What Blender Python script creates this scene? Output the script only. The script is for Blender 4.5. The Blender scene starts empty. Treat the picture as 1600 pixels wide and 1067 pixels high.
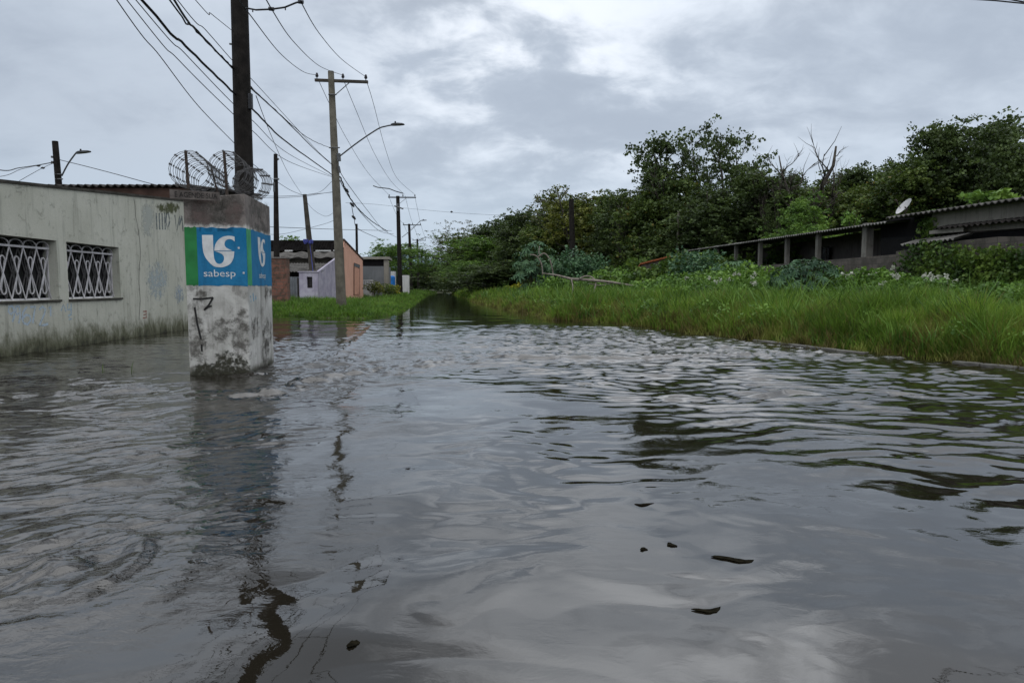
import bpy, math, random
import numpy as np
from mathutils import Vector, Matrix
R = math.radians
rng = np.random.default_rng(7)
random.seed(7)
scene = bpy.context.scene
col = scene.collection

# ------------------------------------------------------------------ camera
CAM_H = 1.3
PITCH = R(4.635)
FPX = 1600*24.0/36.0
cam = bpy.data.cameras.new('camera'); camo = bpy.data.objects.new('camera', cam); col.objects.link(camo)
cam.lens = 24; cam.sensor_width = 36; cam.clip_end = 6000; cam.clip_start = 0.05
camo.location = (0, 0, CAM_H); camo.rotation_euler = (R(90)-PITCH, 0, 0)
scene.camera = camo
CP, SP = math.cos(PITCH), math.sin(PITCH)
def ray(px, py):
    a = (px-800)/FPX; b = (533.5-py)/FPX
    return Vector((a, CP+b*SP, -SP+b*CP))
def G(px, py, z=0.0):
    d = ray(px, py); t = (z-CAM_H)/d.z
    return Vector((0, 0, CAM_H))+d*t
def D(px, py, Y):
    d = ray(px, py); t = Y/d.y
    return Vector((0, 0, CAM_H))+d*t

# ------------------------------------------------------------------ node helpers
def new_mat(name):
    m = bpy.data.materials.new(name); m.use_nodes = True
    nt = m.node_tree; nt.nodes.clear()
    return m, nt
class NT:
    def __init__(s, nt): s.nt = nt
    def n(s, t, **kw):
        nd = s.nt.nodes.new(t)
        for k, v in kw.items():
            if k.startswith('i_'): nd.inputs[k[2:]].default_value = v
            else: setattr(nd, k, v)
        return nd
    def l(s, a, b): s.nt.links.new(a, b)
    def math(s, op, a, b=None, c=None, clamp=False):
        nd = s.nt.nodes.new('ShaderNodeMath'); nd.operation = op; nd.use_clamp = clamp
        for i, v in enumerate((a, b, c)):
            if v is None: continue
            if isinstance(v, (int, float)): nd.inputs[i].default_value = v
            else: s.l(v, nd.inputs[i])
        return nd.outputs[0]
    def mix(s, f, a, b, blend='MIX'):
        nd = s.nt.nodes.new('ShaderNodeMix'); nd.data_type = 'RGBA'; nd.blend_type = blend
        for i, v in ((0, f), (6, a), (7, b)):
            if isinstance(v, (int, float)): nd.inputs[i].default_value = v
            elif isinstance(v, tuple): nd.inputs[i].default_value = (v+(1,))[:4] if len(v) == 3 else v
            else: s.l(v, nd.inputs[i])
        return nd.outputs[2]
    def noise(s, vec, scale, detail=4, rough=0.55, dist=0.0):
        nd = s.n('ShaderNodeTexNoise'); nd.inputs['Scale'].default_value = scale
        nd.inputs['Detail'].default_value = detail; nd.inputs['Roughness'].default_value = rough
        nd.inputs['Distortion'].default_value = dist
        if vec is not None: s.l(vec, nd.inputs['Vector'])
        return nd.outputs[0]
    def mapping(s, vec, scale=(1, 1, 1), loc=(0, 0, 0), rot=(0, 0, 0)):
        nd = s.n('ShaderNodeMapping'); nd.inputs['Scale'].default_value = scale
        nd.inputs['Location'].default_value = loc; nd.inputs['Rotation'].default_value = rot
        s.l(vec, nd.inputs['Vector']); return nd.outputs[0]
    def ramp(s, f, lo, hi, a=0.0, b=1.0):
        nd = s.n('ShaderNodeMapRange'); nd.clamp = True; nd.interpolation_type = 'SMOOTHSTEP'
        nd.inputs[1].default_value = lo; nd.inputs[2].default_value = hi
        nd.inputs[3].default_value = a; nd.inputs[4].default_value = b
        s.l(f, nd.inputs[0]); return nd.outputs[0]

# ------------------------------------------------------------------ world : overcast sky
world = bpy.data.worlds.new('World'); scene.world = world; world.use_nodes = True
wn = world.node_tree; wn.nodes.clear(); W = NT(wn)
SUN_EL, SUN_AZ = R(55), R(200)
sky = W.n('ShaderNodeTexSky'); sky.sky_type = 'NISHITA'; sky.sun_disc = False
sky.sun_elevation = SUN_EL; sky.sun_rotation = SUN_AZ
tc = W.n('ShaderNodeTexCoord')
sep = W.n('ShaderNodeSeparateXYZ'); W.l(tc.outputs['Generated'], sep.inputs[0])
zc = W.math('MAXIMUM', sep.outputs[2], 0.0)
den = W.math('ADD', zc, 0.34)
cx_ = W.math('DIVIDE', sep.outputs[0], den); cy_ = W.math('DIVIDE', sep.outputs[1], den)
comb = W.n('ShaderNodeCombineXYZ'); W.l(cx_, comb.inputs[0]); W.l(cy_, comb.inputs[1])
v1 = W.mapping(comb.outputs[0], loc=(3.3, 1.7, 0))
v2 = W.mapping(comb.outputs[0], loc=(9.1, 4.2, 2.0), scale=(1.0, 1.25, 1))
n1 = W.noise(v1, 1.35, 7, 0.52, 0.3)
n2 = W.noise(v2, 4.0, 7, 0.55, 0.45)
v3 = W.mapping(comb.outputs[0], loc=(1.1, 7.7, 5.0), scale=(1.0, 1.2, 1))
n3 = W.noise(v3, 10.0, 6, 0.6, 0.5)
n12 = W.math('ADD', W.math('ADD', W.math('MULTIPLY', n1, 0.55), W.math('MULTIPLY', n2, 0.32)), W.math('MULTIPLY', n3, 0.13))
f = W.ramp(n12, 0.38, 0.61)
def blob(cx, cy, r0, r1):
    dx = W.math('SUBTRACT', cx_, cx); dy = W.math('SUBTRACT', cy_, cy)
    d = W.math('SQRT', W.math('ADD', W.math('MULTIPLY', dx, dx), W.math('MULTIPLY', dy, dy)))
    return W.ramp(d, r0, r1, 1.0, 0.0)
cA = W.mix(f, (0.35, 0.40, 0.475), (0.50, 0.56, 0.64))
up = W.ramp(sep.outputs[2], 0.30, 0.55)
cA = W.mix(up, cA, W.mix(W.ramp(n12, 0.42, 0.56), W.mix(W.ramp(sep.outputs[0], -0.25, 0.45), (0.30, 0.32, 0.35), (0.55, 0.58, 0.63)), W.mix(W.ramp(sep.outputs[0], -0.35, 0.45), (0.85, 0.89, 0.95), (1.75, 1.80, 1.88))))
b1 = W.math('MULTIPLY', blob(0.15, 1.75, 0.1, 0.8), W.ramp(n12, 0.44, 0.60), clamp=True)
cA = W.mix(W.math('MULTIPLY', b1, 0.85), cA, (0.70, 0.755, 0.83))
b1 = W.math('MULTIPLY', blob(0.02, 1.45, 0.05, 0.45), W.ramp(n12, 0.46, 0.56), clamp=True)
cA = W.mix(W.math('MULTIPLY', b1, 0.9), cA, (0.80, 0.84, 0.90))
b2 = blob(-1.3, 1.5, 0.3, 1.1)
cA = W.mix(W.math('MULTIPLY', b2, 0.35), cA, (0.27, 0.31, 0.375))
# even veil towards the horizon
hz = W.ramp(sep.outputs[2], 0.02, 0.22, 1.0, 0.0)
cA = W.mix(W.math('MULTIPLY', hz, 0.80), cA, (0.405, 0.485, 0.58))
# overhead and behind: the bright part of an overcast sky
zen = W.ramp(sep.outputs[2], 0.64, 0.88)
cA = W.mix(zen, cA, (1.35, 1.37, 1.40))
beh = W.ramp(sep.outputs[1], -0.7, 0.0, 1.0, 0.0)
cA = W.mix(W.math('MULTIPLY', beh, 0.8), cA, (0.95, 0.98, 1.03))
skym = W.n('ShaderNodeMix'); skym.data_type = 'RGBA'; skym.blend_type = 'MIX'
skys = W.n('ShaderNodeVectorMath', operation='SCALE'); W.l(sky.outputs[0], skys.inputs[0]); skys.inputs['Scale'].default_value = 0.10
cF = W.mix(0.94, skys.outputs[0], cA)
bg = W.n('ShaderNodeBackground'); W.l(cF, bg.inputs[0]); bg.inputs[1].default_value = 1.0
wo = W.n('ShaderNodeOutputWorld'); W.l(bg.outputs[0], wo.inputs[0])
wn.nodes.remove(skym)

sun = bpy.data.lights.new('sun', 'SUN'); suno = bpy.data.objects.new('sun', sun); col.objects.link(suno)
sun.energy = 0.55; sun.angle = R(35); sun.color = (1.0, 0.97, 0.92)
suno.rotation_euler = (R(90)-SUN_EL, 0, R(180)-SUN_AZ+R(0))
suno.location = (0, -20, 40)

scene.view_settings.view_transform = 'Standard'; scene.view_settings.look = 'None'
scene.view_settings.gamma = 1; scene.view_settings.exposure = 0.38
scene.cycles.max_bounces = 5; scene.cycles.transparent_max_bounces = 8
scene.cycles.diffuse_bounces = 2; scene.cycles.glossy_bounces = 3; scene.cycles.transmission_bounces = 2
scene.cycles.use_denoising = True; scene.cycles.caustics_reflective = False; scene.cycles.caustics_refractive = False

# ------------------------------------------------------------------ object helpers
def tag(o, label=None, cat=None, group=None, kind=None):
    if label: o['label'] = label
    if cat: o['category'] = cat
    if group: o['group'] = group
    if kind: o['kind'] = kind
    return o
def thing(name, loc, label, cat, group=None):
    o = bpy.data.objects.new(name, None); col.objects.link(o); o.location = loc
    o.empty_display_size = 0.3
    return tag(o, label, cat, group)
def root_loc(o):
    v = Vector((0, 0, 0))
    while o is not None:
        v = v+o.location; o = o.parent
    return v
def link_mesh(me, name, mat, parent=None, smooth=False):
    o = bpy.data.objects.new(name, me); col.objects.link(o)
    if mat: me.materials.append(mat)
    if parent is not None: o.parent = parent
    if smooth: me.polygons.foreach_set('use_smooth', [True]*len(me.polygons))
    return o
def np_mesh(name, V, quads=None, tris=None, attrs=None, uv=None):
    me = bpy.data.meshes.new(name)
    V = np.asarray(V, dtype=np.float32).reshape(-1, 3)
    q = np.zeros((0, 4), int) if quads is None else np.asarray(quads).reshape(-1, 4)
    t = np.zeros((0, 3), int) if tris is None else np.asarray(tris).reshape(-1, 3)
    nl = q.size+t.size
    me.vertices.add(len(V)); me.vertices.foreach_set('co', V.ravel())
    me.loops.add(nl); me.loops.foreach_set('vertex_index', np.concatenate([q.ravel(), t.ravel()]).astype(np.int32))
    me.polygons.add(len(q)+len(t))
    st = np.concatenate([np.arange(len(q))*4, q.size+np.arange(len(t))*3]).astype(np.int32)
    me.polygons.foreach_set('loop_start', st)
    me.update(calc_edges=True)
    if attrs:
        for k, a in attrs.items():
            at = me.attributes.new(k, 'FLOAT', 'POINT'); at.data.foreach_set('value', np.asarray(a, dtype=np.float32))
    return me
class MB:
    def __init__(s): s.v = []; s.f = []
    def add(s, vs, fs):
        b = len(s.v); s.v += [Vector(v) for v in vs]; s.f += [tuple(b+i for i in f) for f in fs]
    def box(s, c, size, M=None, rz=0.0):
        hx, hy, hz = size[0]/2, size[1]/2, size[2]/2
        vs = [Vector((x*hx, y*hy, z*hz)) for x in (-1, 1) for y in (-1, 1) for z in (-1, 1)]
        if M is None: M = Matrix.Rotation(rz, 3, 'Z')
        vs = [M @ v+Vector(c) for v in vs]
        s.add(vs, [(0, 1, 3, 2), (4, 6, 7, 5), (0, 4, 5, 1), (2, 3, 7, 6), (0, 2, 6, 4), (1, 5, 7, 3)])
    def prism(s, pts, off):          # polygon pts (3D list) extruded by vector off
        n = len(pts); off = Vector(off); p = [Vector(q) for q in pts]
        s.add(p+[q+off for q in p], [tuple(range(n)), tuple(range(2*n-1, n-1, -1))]+[(i, i+n, (i+1) % n+n, (i+1) % n) for i in range(n)])
    def tube(s, pts, rad, n=8, cap=True):
        pts = [Vector(p) for p in pts]
        if not hasattr(rad, '__len__'): rad = [rad]*len(pts)
        b = len(s.v); prev = None
        for i, p in enumerate(pts):
            t = (pts[min(i+1, len(pts)-1)]-pts[max(i-1, 0)])
            t = t.normalized() if t.length > 1e-9 else Vector((0, 0, 1))
            if prev is None:
                a = Vector((0, 0, 1)) if abs(t.z) < .9 else Vector((1, 0, 0))
                u = t.cross(a).normalized()
            else:
                u = (prev-t*prev.dot(t)).normalized()
            w = t.cross(u); prev = u
            for k in range(n):
                an = 2*math.pi*k/n
                s.v.append(p+(u*math.cos(an)+w*math.sin(an))*rad[i])
        for i in range(len(pts)-1):
            for k in range(n):
                k2 = (k+1) % n
                s.f.append((b+i*n+k, b+i*n+k2, b+(i+1)*n+k2, b+(i+1)*n+k))
        if cap:
            s.f.append(tuple(b+k for k in range(n-1, -1, -1)))
            s.f.append(tuple(b+(len(pts)-1)*n+k for k in range(n)))
    def build(s, name, mat, parent=None, smooth=False, bevel=0):
        off = root_loc(parent)
        me = bpy.data.meshes.new(name)
        me.from_pydata([tuple(v-off) for v in s.v], [], s.f); me.update()
        o = link_mesh(me, name, mat, parent, smooth)
        if bevel:
            m = o.modifiers.new('bevel', 'BEVEL'); m.width = bevel; m.segments = 2; m.limit_method = 'ANGLE'
        return o
def copy_tree(o, parent=None):
    c = o.copy(); col.objects.link(c); c.parent = parent
    for ch in list(o.children): copy_tree(ch, c)
    return c

# numpy perlin-like noise
_perm = np.random.default_rng(3).random((256, 256))
def vnoise(x, y):
    xi = np.floor(x).astype(int); yi = np.floor(y).astype(int); xf = x-xi; yf = y-yi
    u = xf*xf*xf*(xf*(xf*6-15)+10); v = yf*yf*yf*(yf*(yf*6-15)+10)
    g = lambda a, b: _perm[a & 255, b & 255]
    def gr(a, b, dx, dy):
        an = g(a, b)*2*np.pi; return np.cos(an)*dx+np.sin(an)*dy
    n00 = gr(xi, yi, xf, yf); n10 = gr(xi+1, yi, xf-1, yf); n01 = gr(xi, yi+1, xf, yf-1); n11 = gr(xi+1, yi+1, xf-1, yf-1)
    return (n00*(1-u)+n10*u)*(1-v)+(n01*(1-u)+n11*u)*v*1.0
def fbm(x, y, o=3, g=0.5):
    s = 0; a = 1
    for i in range(o):
        s = s+a*vnoise(x*2**i+17*i, y*2**i+31*i); a *= g
    return s
def sstep(x, a, b):
    t = np.clip((x-a)/(b-a), 0, 1); return t*t*(3-2*t)

# ------------------------------------------------------------------ materials
def simple(name, c, rough=0.6, metal=0.0, var=0.15, scale=6.0, bump=0.0, spec=0.15):
    m, nt = new_mat(name); N = NT(nt)
    tc = N.n('ShaderNodeTexCoord'); nz = N.noise(tc.outputs['Object'], scale, 5, 0.6)
    fa = N.ramp(nz, 0.3, 0.7)
    lo = tuple(x*(1-var) for x in c); hi = tuple(min(1, x*(1+var)) for x in c)
    p = N.n('ShaderNodeBsdfPrincipled'); N.l(N.mix(fa, lo, hi), p.inputs['Base Color'])
    p.inputs['Roughness'].default_value = rough; p.inputs['Metallic'].default_value = metal
    p.inputs['Specular IOR Level'].default_value = spec
    if bump:
        b = N.n('ShaderNodeBump'); b.inputs['Strength'].default_value = bump; b.inputs['Distance'].default_value = 0.02
        N.l(nz, b.inputs['Height']); N.l(b.outputs[0], p.inputs['Normal'])
    o = N.n('ShaderNodeOutputMaterial'); N.l(p.outputs[0], o.inputs[0])
    return m
def plaster(name, base, light, dark, moss, zmoss=0.55, streak=0.5, blotch=0.5, patch=1.3, mosscol2=None, top=None):
    """old painted render: blotches, vertical run marks, algae climbing from the water line, bare patches"""
    m, nt = new_mat(name); N = NT(nt)
    g = N.n('ShaderNodeNewGeometry'); pos = g.outputs['Position']
    sp = N.n('ShaderNodeSeparateXYZ'); N.l(pos, sp.inputs[0])
    big = N.noise(pos, patch, 5, 0.6, 0.3)
    c = N.mix(N.ramp(big, 0.35, 0.68), base, light)
    st = N.noise(N.mapping(pos, scale=(7, 7, 0.55)), 1.0, 6, 0.65)
    st2 = N.math('MULTIPLY', N.ramp(st, 0.50, 0.68), streak)
    c = N.mix(st2, c, dark)
    bl = N.noise(pos, 4.5, 8, 0.7, 0.6)
    c = N.mix(N.math('MULTIPLY', N.ramp(bl, 0.54, 0.66), blotch), c, dark)
    fine = N.noise(pos, 40, 4, 0.6)
    c = N.mix(N.ramp(fine, 0.25, 0.75), N.mix(0.12, c, (0, 0, 0)), c)
    mn = N.noise(N.mapping(pos, scale=(2.2, 2.2, 1.2)), 1.6, 7, 0.7, 0.4)
    hz = N.math('SUBTRACT', sp.outputs[2], N.math('MULTIPLY', mn, zmoss*1.6))
    c = N.mix(N.ramp(hz, -zmoss*0.75, -zmoss*0.10, 0.92, 0.0), c, moss)
    c = N.mix(N.ramp(hz, -zmoss*1.0, -zmoss*0.62, 0.9, 0.0), c, (0.022, 0.022, 0.016))
    if top:
        tn = N.noise(N.mapping(pos, scale=(6, 6, 0.8)), 1.0, 6, 0.7)
        hh = N.math('ADD', N.math('SUBTRACT', sp.outputs[2], top[0]), N.math('MULTIPLY', N.math('SUBTRACT', tn, 0.5), top[2]))
        c = N.mix(N.ramp(hh, -0.03, 0.04, 0.0, top[3] if len(top) > 3 else 0.9), c, N.mix(N.ramp(bl, 0.4, 0.6), top[1], tuple(x*0.45 for x in top[1])))
    p = N.n('ShaderNodeBsdfPrincipled'); N.l(c, p.inputs['Base Color']); p.inputs['Roughness'].default_value = 0.85
    p.inputs['Specular IOR Level'].default_value = 0.25
    b = N.n('ShaderNodeBump'); b.inputs['Strength'].default_value = 0.35; b.inputs['Distance'].default_value = 0.02
    N.l(N.math('ADD', N.math('MULTIPLY', fine, 0.4), bl), b.inputs['Height']); N.l(b.outputs[0], p.inputs['Normal'])
    o = N.n('ShaderNodeOutputMaterial'); N.l(p.outputs[0], o.inputs[0])
    return m
def brickmat(name, c1, c2, mortar, grime=0.5, s=1.0):
    m, nt = new_mat(name); N = NT(nt)
    tc = N.n('ShaderNodeTexCoord'); g = N.n('ShaderNodeNewGeometry')
    sp = N.n('ShaderNodeSeparateXYZ'); N.l(g.outputs['Position'], sp.inputs[0])
    cb = N.n('ShaderNodeCombineXYZ'); N.l(N.math('ADD', sp.outputs[0], sp.outputs[1]), cb.inputs[0]); N.l(sp.outputs[2], cb.inputs[1])
    br = N.n('ShaderNodeTexBrick'); N.l(cb.outputs[0], br.inputs[0]); br.inputs['Scale'].default_value = s
    br.inputs['Brick Width'].default_value = 0.39; br.inputs['Row Height'].default_value = 0.19; br.inputs['Mortar Size'].default_value = 0.012
    br.inputs['Color1'].default_value = c1+(1,); br.inputs['Color2'].default_value = c2+(1,); br.inputs['Mortar'].default_value = mortar+(1,)
    nz = N.noise(g.outputs['Position'], 2.2, 7, 0.7, 0.5)
    c = N.mix(N.math('MULTIPLY', N.ramp(nz, 0.42, 0.62), grime), br.outputs[0], (0.03, 0.028, 0.02))
    p = N.n('ShaderNodeBsdfPrincipled'); N.l(c, p.inputs['Base Color']); p.inputs['Roughness'].default_value = 0.9
    b = N.n('ShaderNodeBump'); b.inputs['Strength'].default_value = 0.5; b.inputs['Distance'].default_value = 0.02
    N.l(N.math('SUBTRACT', nz, br.outputs[1]), b.inputs['Height']); N.l(b.outputs[0], p.inputs['Normal'])
    o = N.n('ShaderNodeOutputMaterial'); N.l(p.outputs[0], o.inputs[0])
    return m
def leafmat(name, dark, mid, light, rough=0.5, trans=0.25, tipf=False, base=None, odd=None, scale=0.8, rk=0.22):
    m, nt = new_mat(name); N = NT(nt)
    g = N.n('ShaderNodeNewGeometry')
    nz = N.noise(g.outputs['Position'], scale, 6, 0.75)
    r = g.outputs['Random Per Island']
    fac = N.math('ADD', N.math('MULTIPLY', r, rk), N.math('MULTIPLY', N.ramp(nz, 0.36, 0.64), 1.0-rk))
    cr = N.n('ShaderNodeValToRGB'); e = cr.color_ramp.elements
    e[0].position = 0.1; e[0].color = dark+(1,); e[1].position = 0.95; e[1].color = light+(1,)
    x = cr.color_ramp.elements.new(0.5); x.color = mid+(1,)
    N.l(fac, cr.inputs[0]); c = cr.outputs[0]
    if odd:
        c = N.mix(N.math('MULTIPLY', N.math('GREATER_THAN', N.math('FRACT', N.math('MULTIPLY', r, 37.7)), odd[1]), 0.85), c, odd[0])
    if tipf:
        at = N.n('ShaderNodeAttribute'); at.attribute_name = 'tipf'
        nb = N.noise(g.outputs['Position'], 1.1, 4, 0.6)
        lim = N.math('ADD', N.math('MULTIPLY', nb, 0.9), -0.12)
        k = N.ramp(N.math('SUBTRACT', at.outputs['Fac'], lim), -0.25, 0.2, 0.85, 0.0)
        c = N.mix(k, c, base)
    d = N.n('ShaderNodeBsdfPrincipled'); N.l(c, d.inputs['Base Color']); d.inputs['Roughness'].default_value = rough
    d.inputs['Specular IOR Level'].default_value = 0.22
    t = N.n('ShaderNodeBsdfTranslucent'); N.l(N.mix(0.25, c, (0.14, 0.2, 0.02)), t.inputs[0])
    mx = N.n('ShaderNodeMixShader'); mx.inputs[0].default_value = trans
    N.l(d.outputs[0], mx.inputs[1]); N.l(t.outputs[0], mx.inputs[2])
    o = N.n('ShaderNodeOutputMaterial'); N.l(mx.outputs[0], o.inputs[0])
    return m
M = {}
M['wallL'] = plaster('faded_green_render', (0.44, 0.445, 0.38), (0.52, 0.525, 0.46), (0.13, 0.135, 0.11), (0.075, 0.078, 0.040), 0.80, 0.34, 0.42, 0.6)
M['pillar'] = plaster('whitewashed_concrete', (0.33, 0.33, 0.31), (0.52, 0.52, 0.50), (0.12, 0.115, 0.105), (0.035, 0.036, 0.022), 0.20, 0.55, 0.6, 2.2,
                      top=(2.18, (0.15, 0.13, 0.12), 0.2, 0.92))
M['asbestos_dark'] = simple('mouldy_fibre_cement', (0.035, 0.032, 0.03), 0.9, var=0.5, scale=2.5, bump=0.3)
M['blackroof'] = simple('blackened_sheet', (0.006, 0.0055, 0.0055), 0.95, var=0.5, scale=2.5, bump=0.3, spec=0.03)
M['asbestos'] = simple('fibre_cement', (0.12, 0.118, 0.112), 0.9, var=0.45, scale=1.6, bump=0.3)
M['asbestos_mid'] = simple('weathered_fibre_cement', (0.075, 0.072, 0.068), 0.9, var=0.45, scale=1.8, bump=0.3)
M['coping'] = simple('dark_coping', (0.05, 0.047, 0.04), 0.9, var=0.4, scale=3, bump=0.3)
M['brown'] = simple('brown_board', (0.05, 0.03, 0.024), 0.85, var=0.4, scale=2)
M['bluepaint'] = plaster('faded_blue_paint', (0.006, 0.135, 0.29), (0.02, 0.165, 0.33), (0.008, 0.08, 0.18), (0, 0, 0), 0.01, 0.55, 0.35, 1.8)
M['greenpaint'] = simple('green_paint', (0.02, 0.15, 0.045), 0.5, var=0.2, scale=4)
M['greenlight'] = simple('light_green_paint', (0.05, 0.27, 0.13), 0.5, var=0.2, scale=4)
M['whitepaint'] = simple('white_paint', (0.52, 0.54, 0.55), 0.5, var=0.12, scale=9)
M['blackspray'] = simple('black_spray', (0.006, 0.006, 0.006), 0.5, var=0.3)
M['grille'] = simple('grille_paint', (0.52, 0.51, 0.53), 0.5, var=0.2, scale=5)
M['grille_shaded'] = simple('shaded_grille_paint', (0.09, 0.088, 0.09), 0.6, var=0.3, scale=5)  # darker grille colour, with shade and glass reflection painted in
M['glass'] = simple('dark_glass', (0.012, 0.012, 0.014), 0.25, var=0.3, spec=0.25)
M['shadeblack'] = simple('painted_shade', (0.01, 0.01, 0.011), 0.95, var=0.2)  # near-black colour standing in for shade inside openings and under roofs
M['poledark'] = simple('tarred_wood', (0.012, 0.0105, 0.0095), 0.85, var=0.5, scale=5, bump=0.4)
M['polegrey'] = simple('weathered_concrete_pole', (0.115, 0.108, 0.088), 0.9, var=0.3, scale=2.5, bump=0.25)
M['polemid'] = simple('weathered_wood_pole', (0.05, 0.045, 0.038), 0.9, var=0.35, scale=3, bump=0.25)
M['iron'] = simple('rusted_iron', (0.045, 0.035, 0.03), 0.75, 0.2, var=0.4, scale=12)
M['wire'] = simple('cable_rubber', (0.012, 0.012, 0.014), 0.6, var=0.2)
M['razor'] = simple('galvanised_blade_wire', (0.06, 0.06, 0.062), 0.5, 0.4, var=0.3, scale=20)
M['insul'] = simple('dark_porcelain', (0.02, 0.018, 0.022), 0.25, var=0.2)
M['lamp'] = simple('lamp_housing', (0.03, 0.032, 0.036), 0.4, 0.3, var=0.2)
M['galv'] = simple('galvanised_steel', (0.09, 0.095, 0.10), 0.5, 0.4, var=0.3, scale=8)
M['kerb'] = simple('wet_kerb_concrete', (0.10, 0.098, 0.09), 0.7, var=0.35, scale=4, bump=0.3)
M['dish'] = simple('dish_white', (0.42, 0.42, 0.43), 0.5, var=0.1)
M['deadwood'] = simple('bleached_wood', (0.17, 0.15, 0.13), 0.85, var=0.3, scale=6, bump=0.3)
M['bark'] = simple('dark_bark', (0.050, 0.045, 0.038), 0.9, var=0.5, scale=4, bump=0.5)
M['barkpale'] = simple('pale_bark', (0.10, 0.09, 0.08), 0.9, var=0.4, scale=4, bump=0.5)
M['tile'] = simple('terracotta', (0.28, 0.09, 0.045), 0.85, var=0.35, scale=6, bump=0.4)
M['lilac'] = plaster('lilac_render', (0.30, 0.28, 0.36), (0.40, 0.385, 0.46), (0.17, 0.16, 0.19), (0.10, 0.10, 0.09), 0.4, 0.6, 0.3, 2)
M['salmon'] = plaster('salmon_render', (0.60, 0.34, 0.25), (0.66, 0.38, 0.285), (0.30, 0.16, 0.12), (0.12, 0.10, 0.06), 0.4, 0.25, 0.15, 1)
M['greyhouse'] = plaster('grey_render', (0.125, 0.135, 0.145), (0.155, 0.165, 0.175), (0.07, 0.07, 0.075), (0.06, 0.06, 0.045), 0.4, 0.3, 0.2, 1)
M['beige'] = plaster('beige_render', (0.20, 0.19, 0.165), (0.25, 0.24, 0.21), (0.10, 0.09, 0.08), (0.06, 0.06, 0.045), 0.4, 0.4, 0.3, 1)
M['greyR'] = plaster('aged_grey_render', (0.13, 0.12, 0.115), (0.18, 0.165, 0.16), (0.06, 0.055, 0.05), (0.03, 0.035, 0.02), 0.4, 0.5, 0.4, 1)
M['colR'] = plaster('column_concrete', (0.12, 0.115, 0.105), (0.17, 0.165, 0.15), (0.05, 0.047, 0.04), (0.03, 0.035, 0.02), 0.4, 0.5, 0.4, 2)
M['blockwall'] = brickmat('aged_block_wall', (0.10, 0.085, 0.075), (0.075, 0.065, 0.058), (0.05, 0.046, 0.042), 0.7)
M['brickpillar'] = brickmat('red_brick_pillar', (0.20, 0.085, 0.06), (0.14, 0.065, 0.048), (0.10, 0.085, 0.07), 0.8)
M['corrug'] = simple('grey_sheet_metal', (0.13, 0.14, 0.155), 0.5, 0.2, var=0.25, scale=2)
M['tankblue'] = simple('blue_plastic', (0.02, 0.14, 0.42), 0.4, var=0.15)
M['whitewall'] = plaster('white_wall', (0.42, 0.43, 0.43), (0.5, 0.5, 0.5), (0.2, 0.2, 0.2), (0.08, 0.08, 0.06), 0.3, 0.4, 0.2, 1)
M['rag'] = simple('blue_cloth', (0.06, 0.07, 0.26), 0.9, var=0.3)
# foliage
M['leafA'] = leafmat('leaf_dark', (0.015, 0.025, 0.010), (0.042, 0.068, 0.022), (0.10, 0.145, 0.045))
M['leafB'] = leafmat('leaf_mid', (0.020, 0.036, 0.010), (0.060, 0.098, 0.022), (0.13, 0.175, 0.04), odd=((0.15, 0.11, 0.02), 0.97))
M['leafC'] = leafmat('leaf_bright', (0.030, 0.070, 0.014), (0.085, 0.17, 0.028), (0.17, 0.28, 0.045))
M['leafD'] = leafmat('leaf_pale_dry', (0.05, 0.055, 0.03), (0.09, 0.09, 0.05), (0.13, 0.13, 0.075))
M['leafY'] = leafmat('leaf_yellowish', (0.035, 0.048, 0.010), (0.095, 0.11, 0.020), (0.19, 0.20, 0.035))
M['leafcastor'] = leafmat('leaf_blue_green', (0.016, 0.048, 0.024), (0.045, 0.105, 0.050), (0.10, 0.18, 0.085), trans=0.15)
M['weed'] = leafmat('leaf_weeds', (0.022, 0.052, 0.010), (0.070, 0.15, 0.024), (0.16, 0.28, 0.045))
M['vine'] = leafmat('leaf_vine', (0.014, 0.034, 0.008), (0.045, 0.09, 0.018), (0.13, 0.20, 0.035))
M['yel'] = leafmat('leaf_yellow', (0.12, 0.13, 0.01), (0.30, 0.28, 0.015), (0.45, 0.42, 0.03))
M['grass'] = leafmat('grass_blades', (0.038, 0.074, 0.010), (0.095, 0.18, 0.022), (0.21, 0.33, 0.045), rough=0.45, trans=0.3, tipf=True, base=(0.12, 0.085, 0.03), odd=((0.20, 0.13, 0.06), 0.94), scale=0.6, rk=0.5)
M['grassL'] = leafmat('grass_blades_left', (0.030, 0.072, 0.012), (0.080, 0.17, 0.022), (0.16, 0.28, 0.04), rough=0.45, trans=0.3, tipf=True, base=(0.045, 0.055, 0.015), odd=((0.12, 0.09, 0.04), 0.96), scale=0.5, rk=0.5)
M['straw'] = leafmat('straw_blades', (0.075, 0.062, 0.020), (0.135, 0.130, 0.034), (0.18, 0.235, 0.040), rough=0.6, trans=0.25, tipf=True, base=(0.05, 0.035, 0.018), scale=0.8)
M['petal'] = leafmat('petals', (0.28, 0.30, 0.24), (0.38, 0.40, 0.34), (0.5, 0.52, 0.46), trans=0.3)

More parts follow.
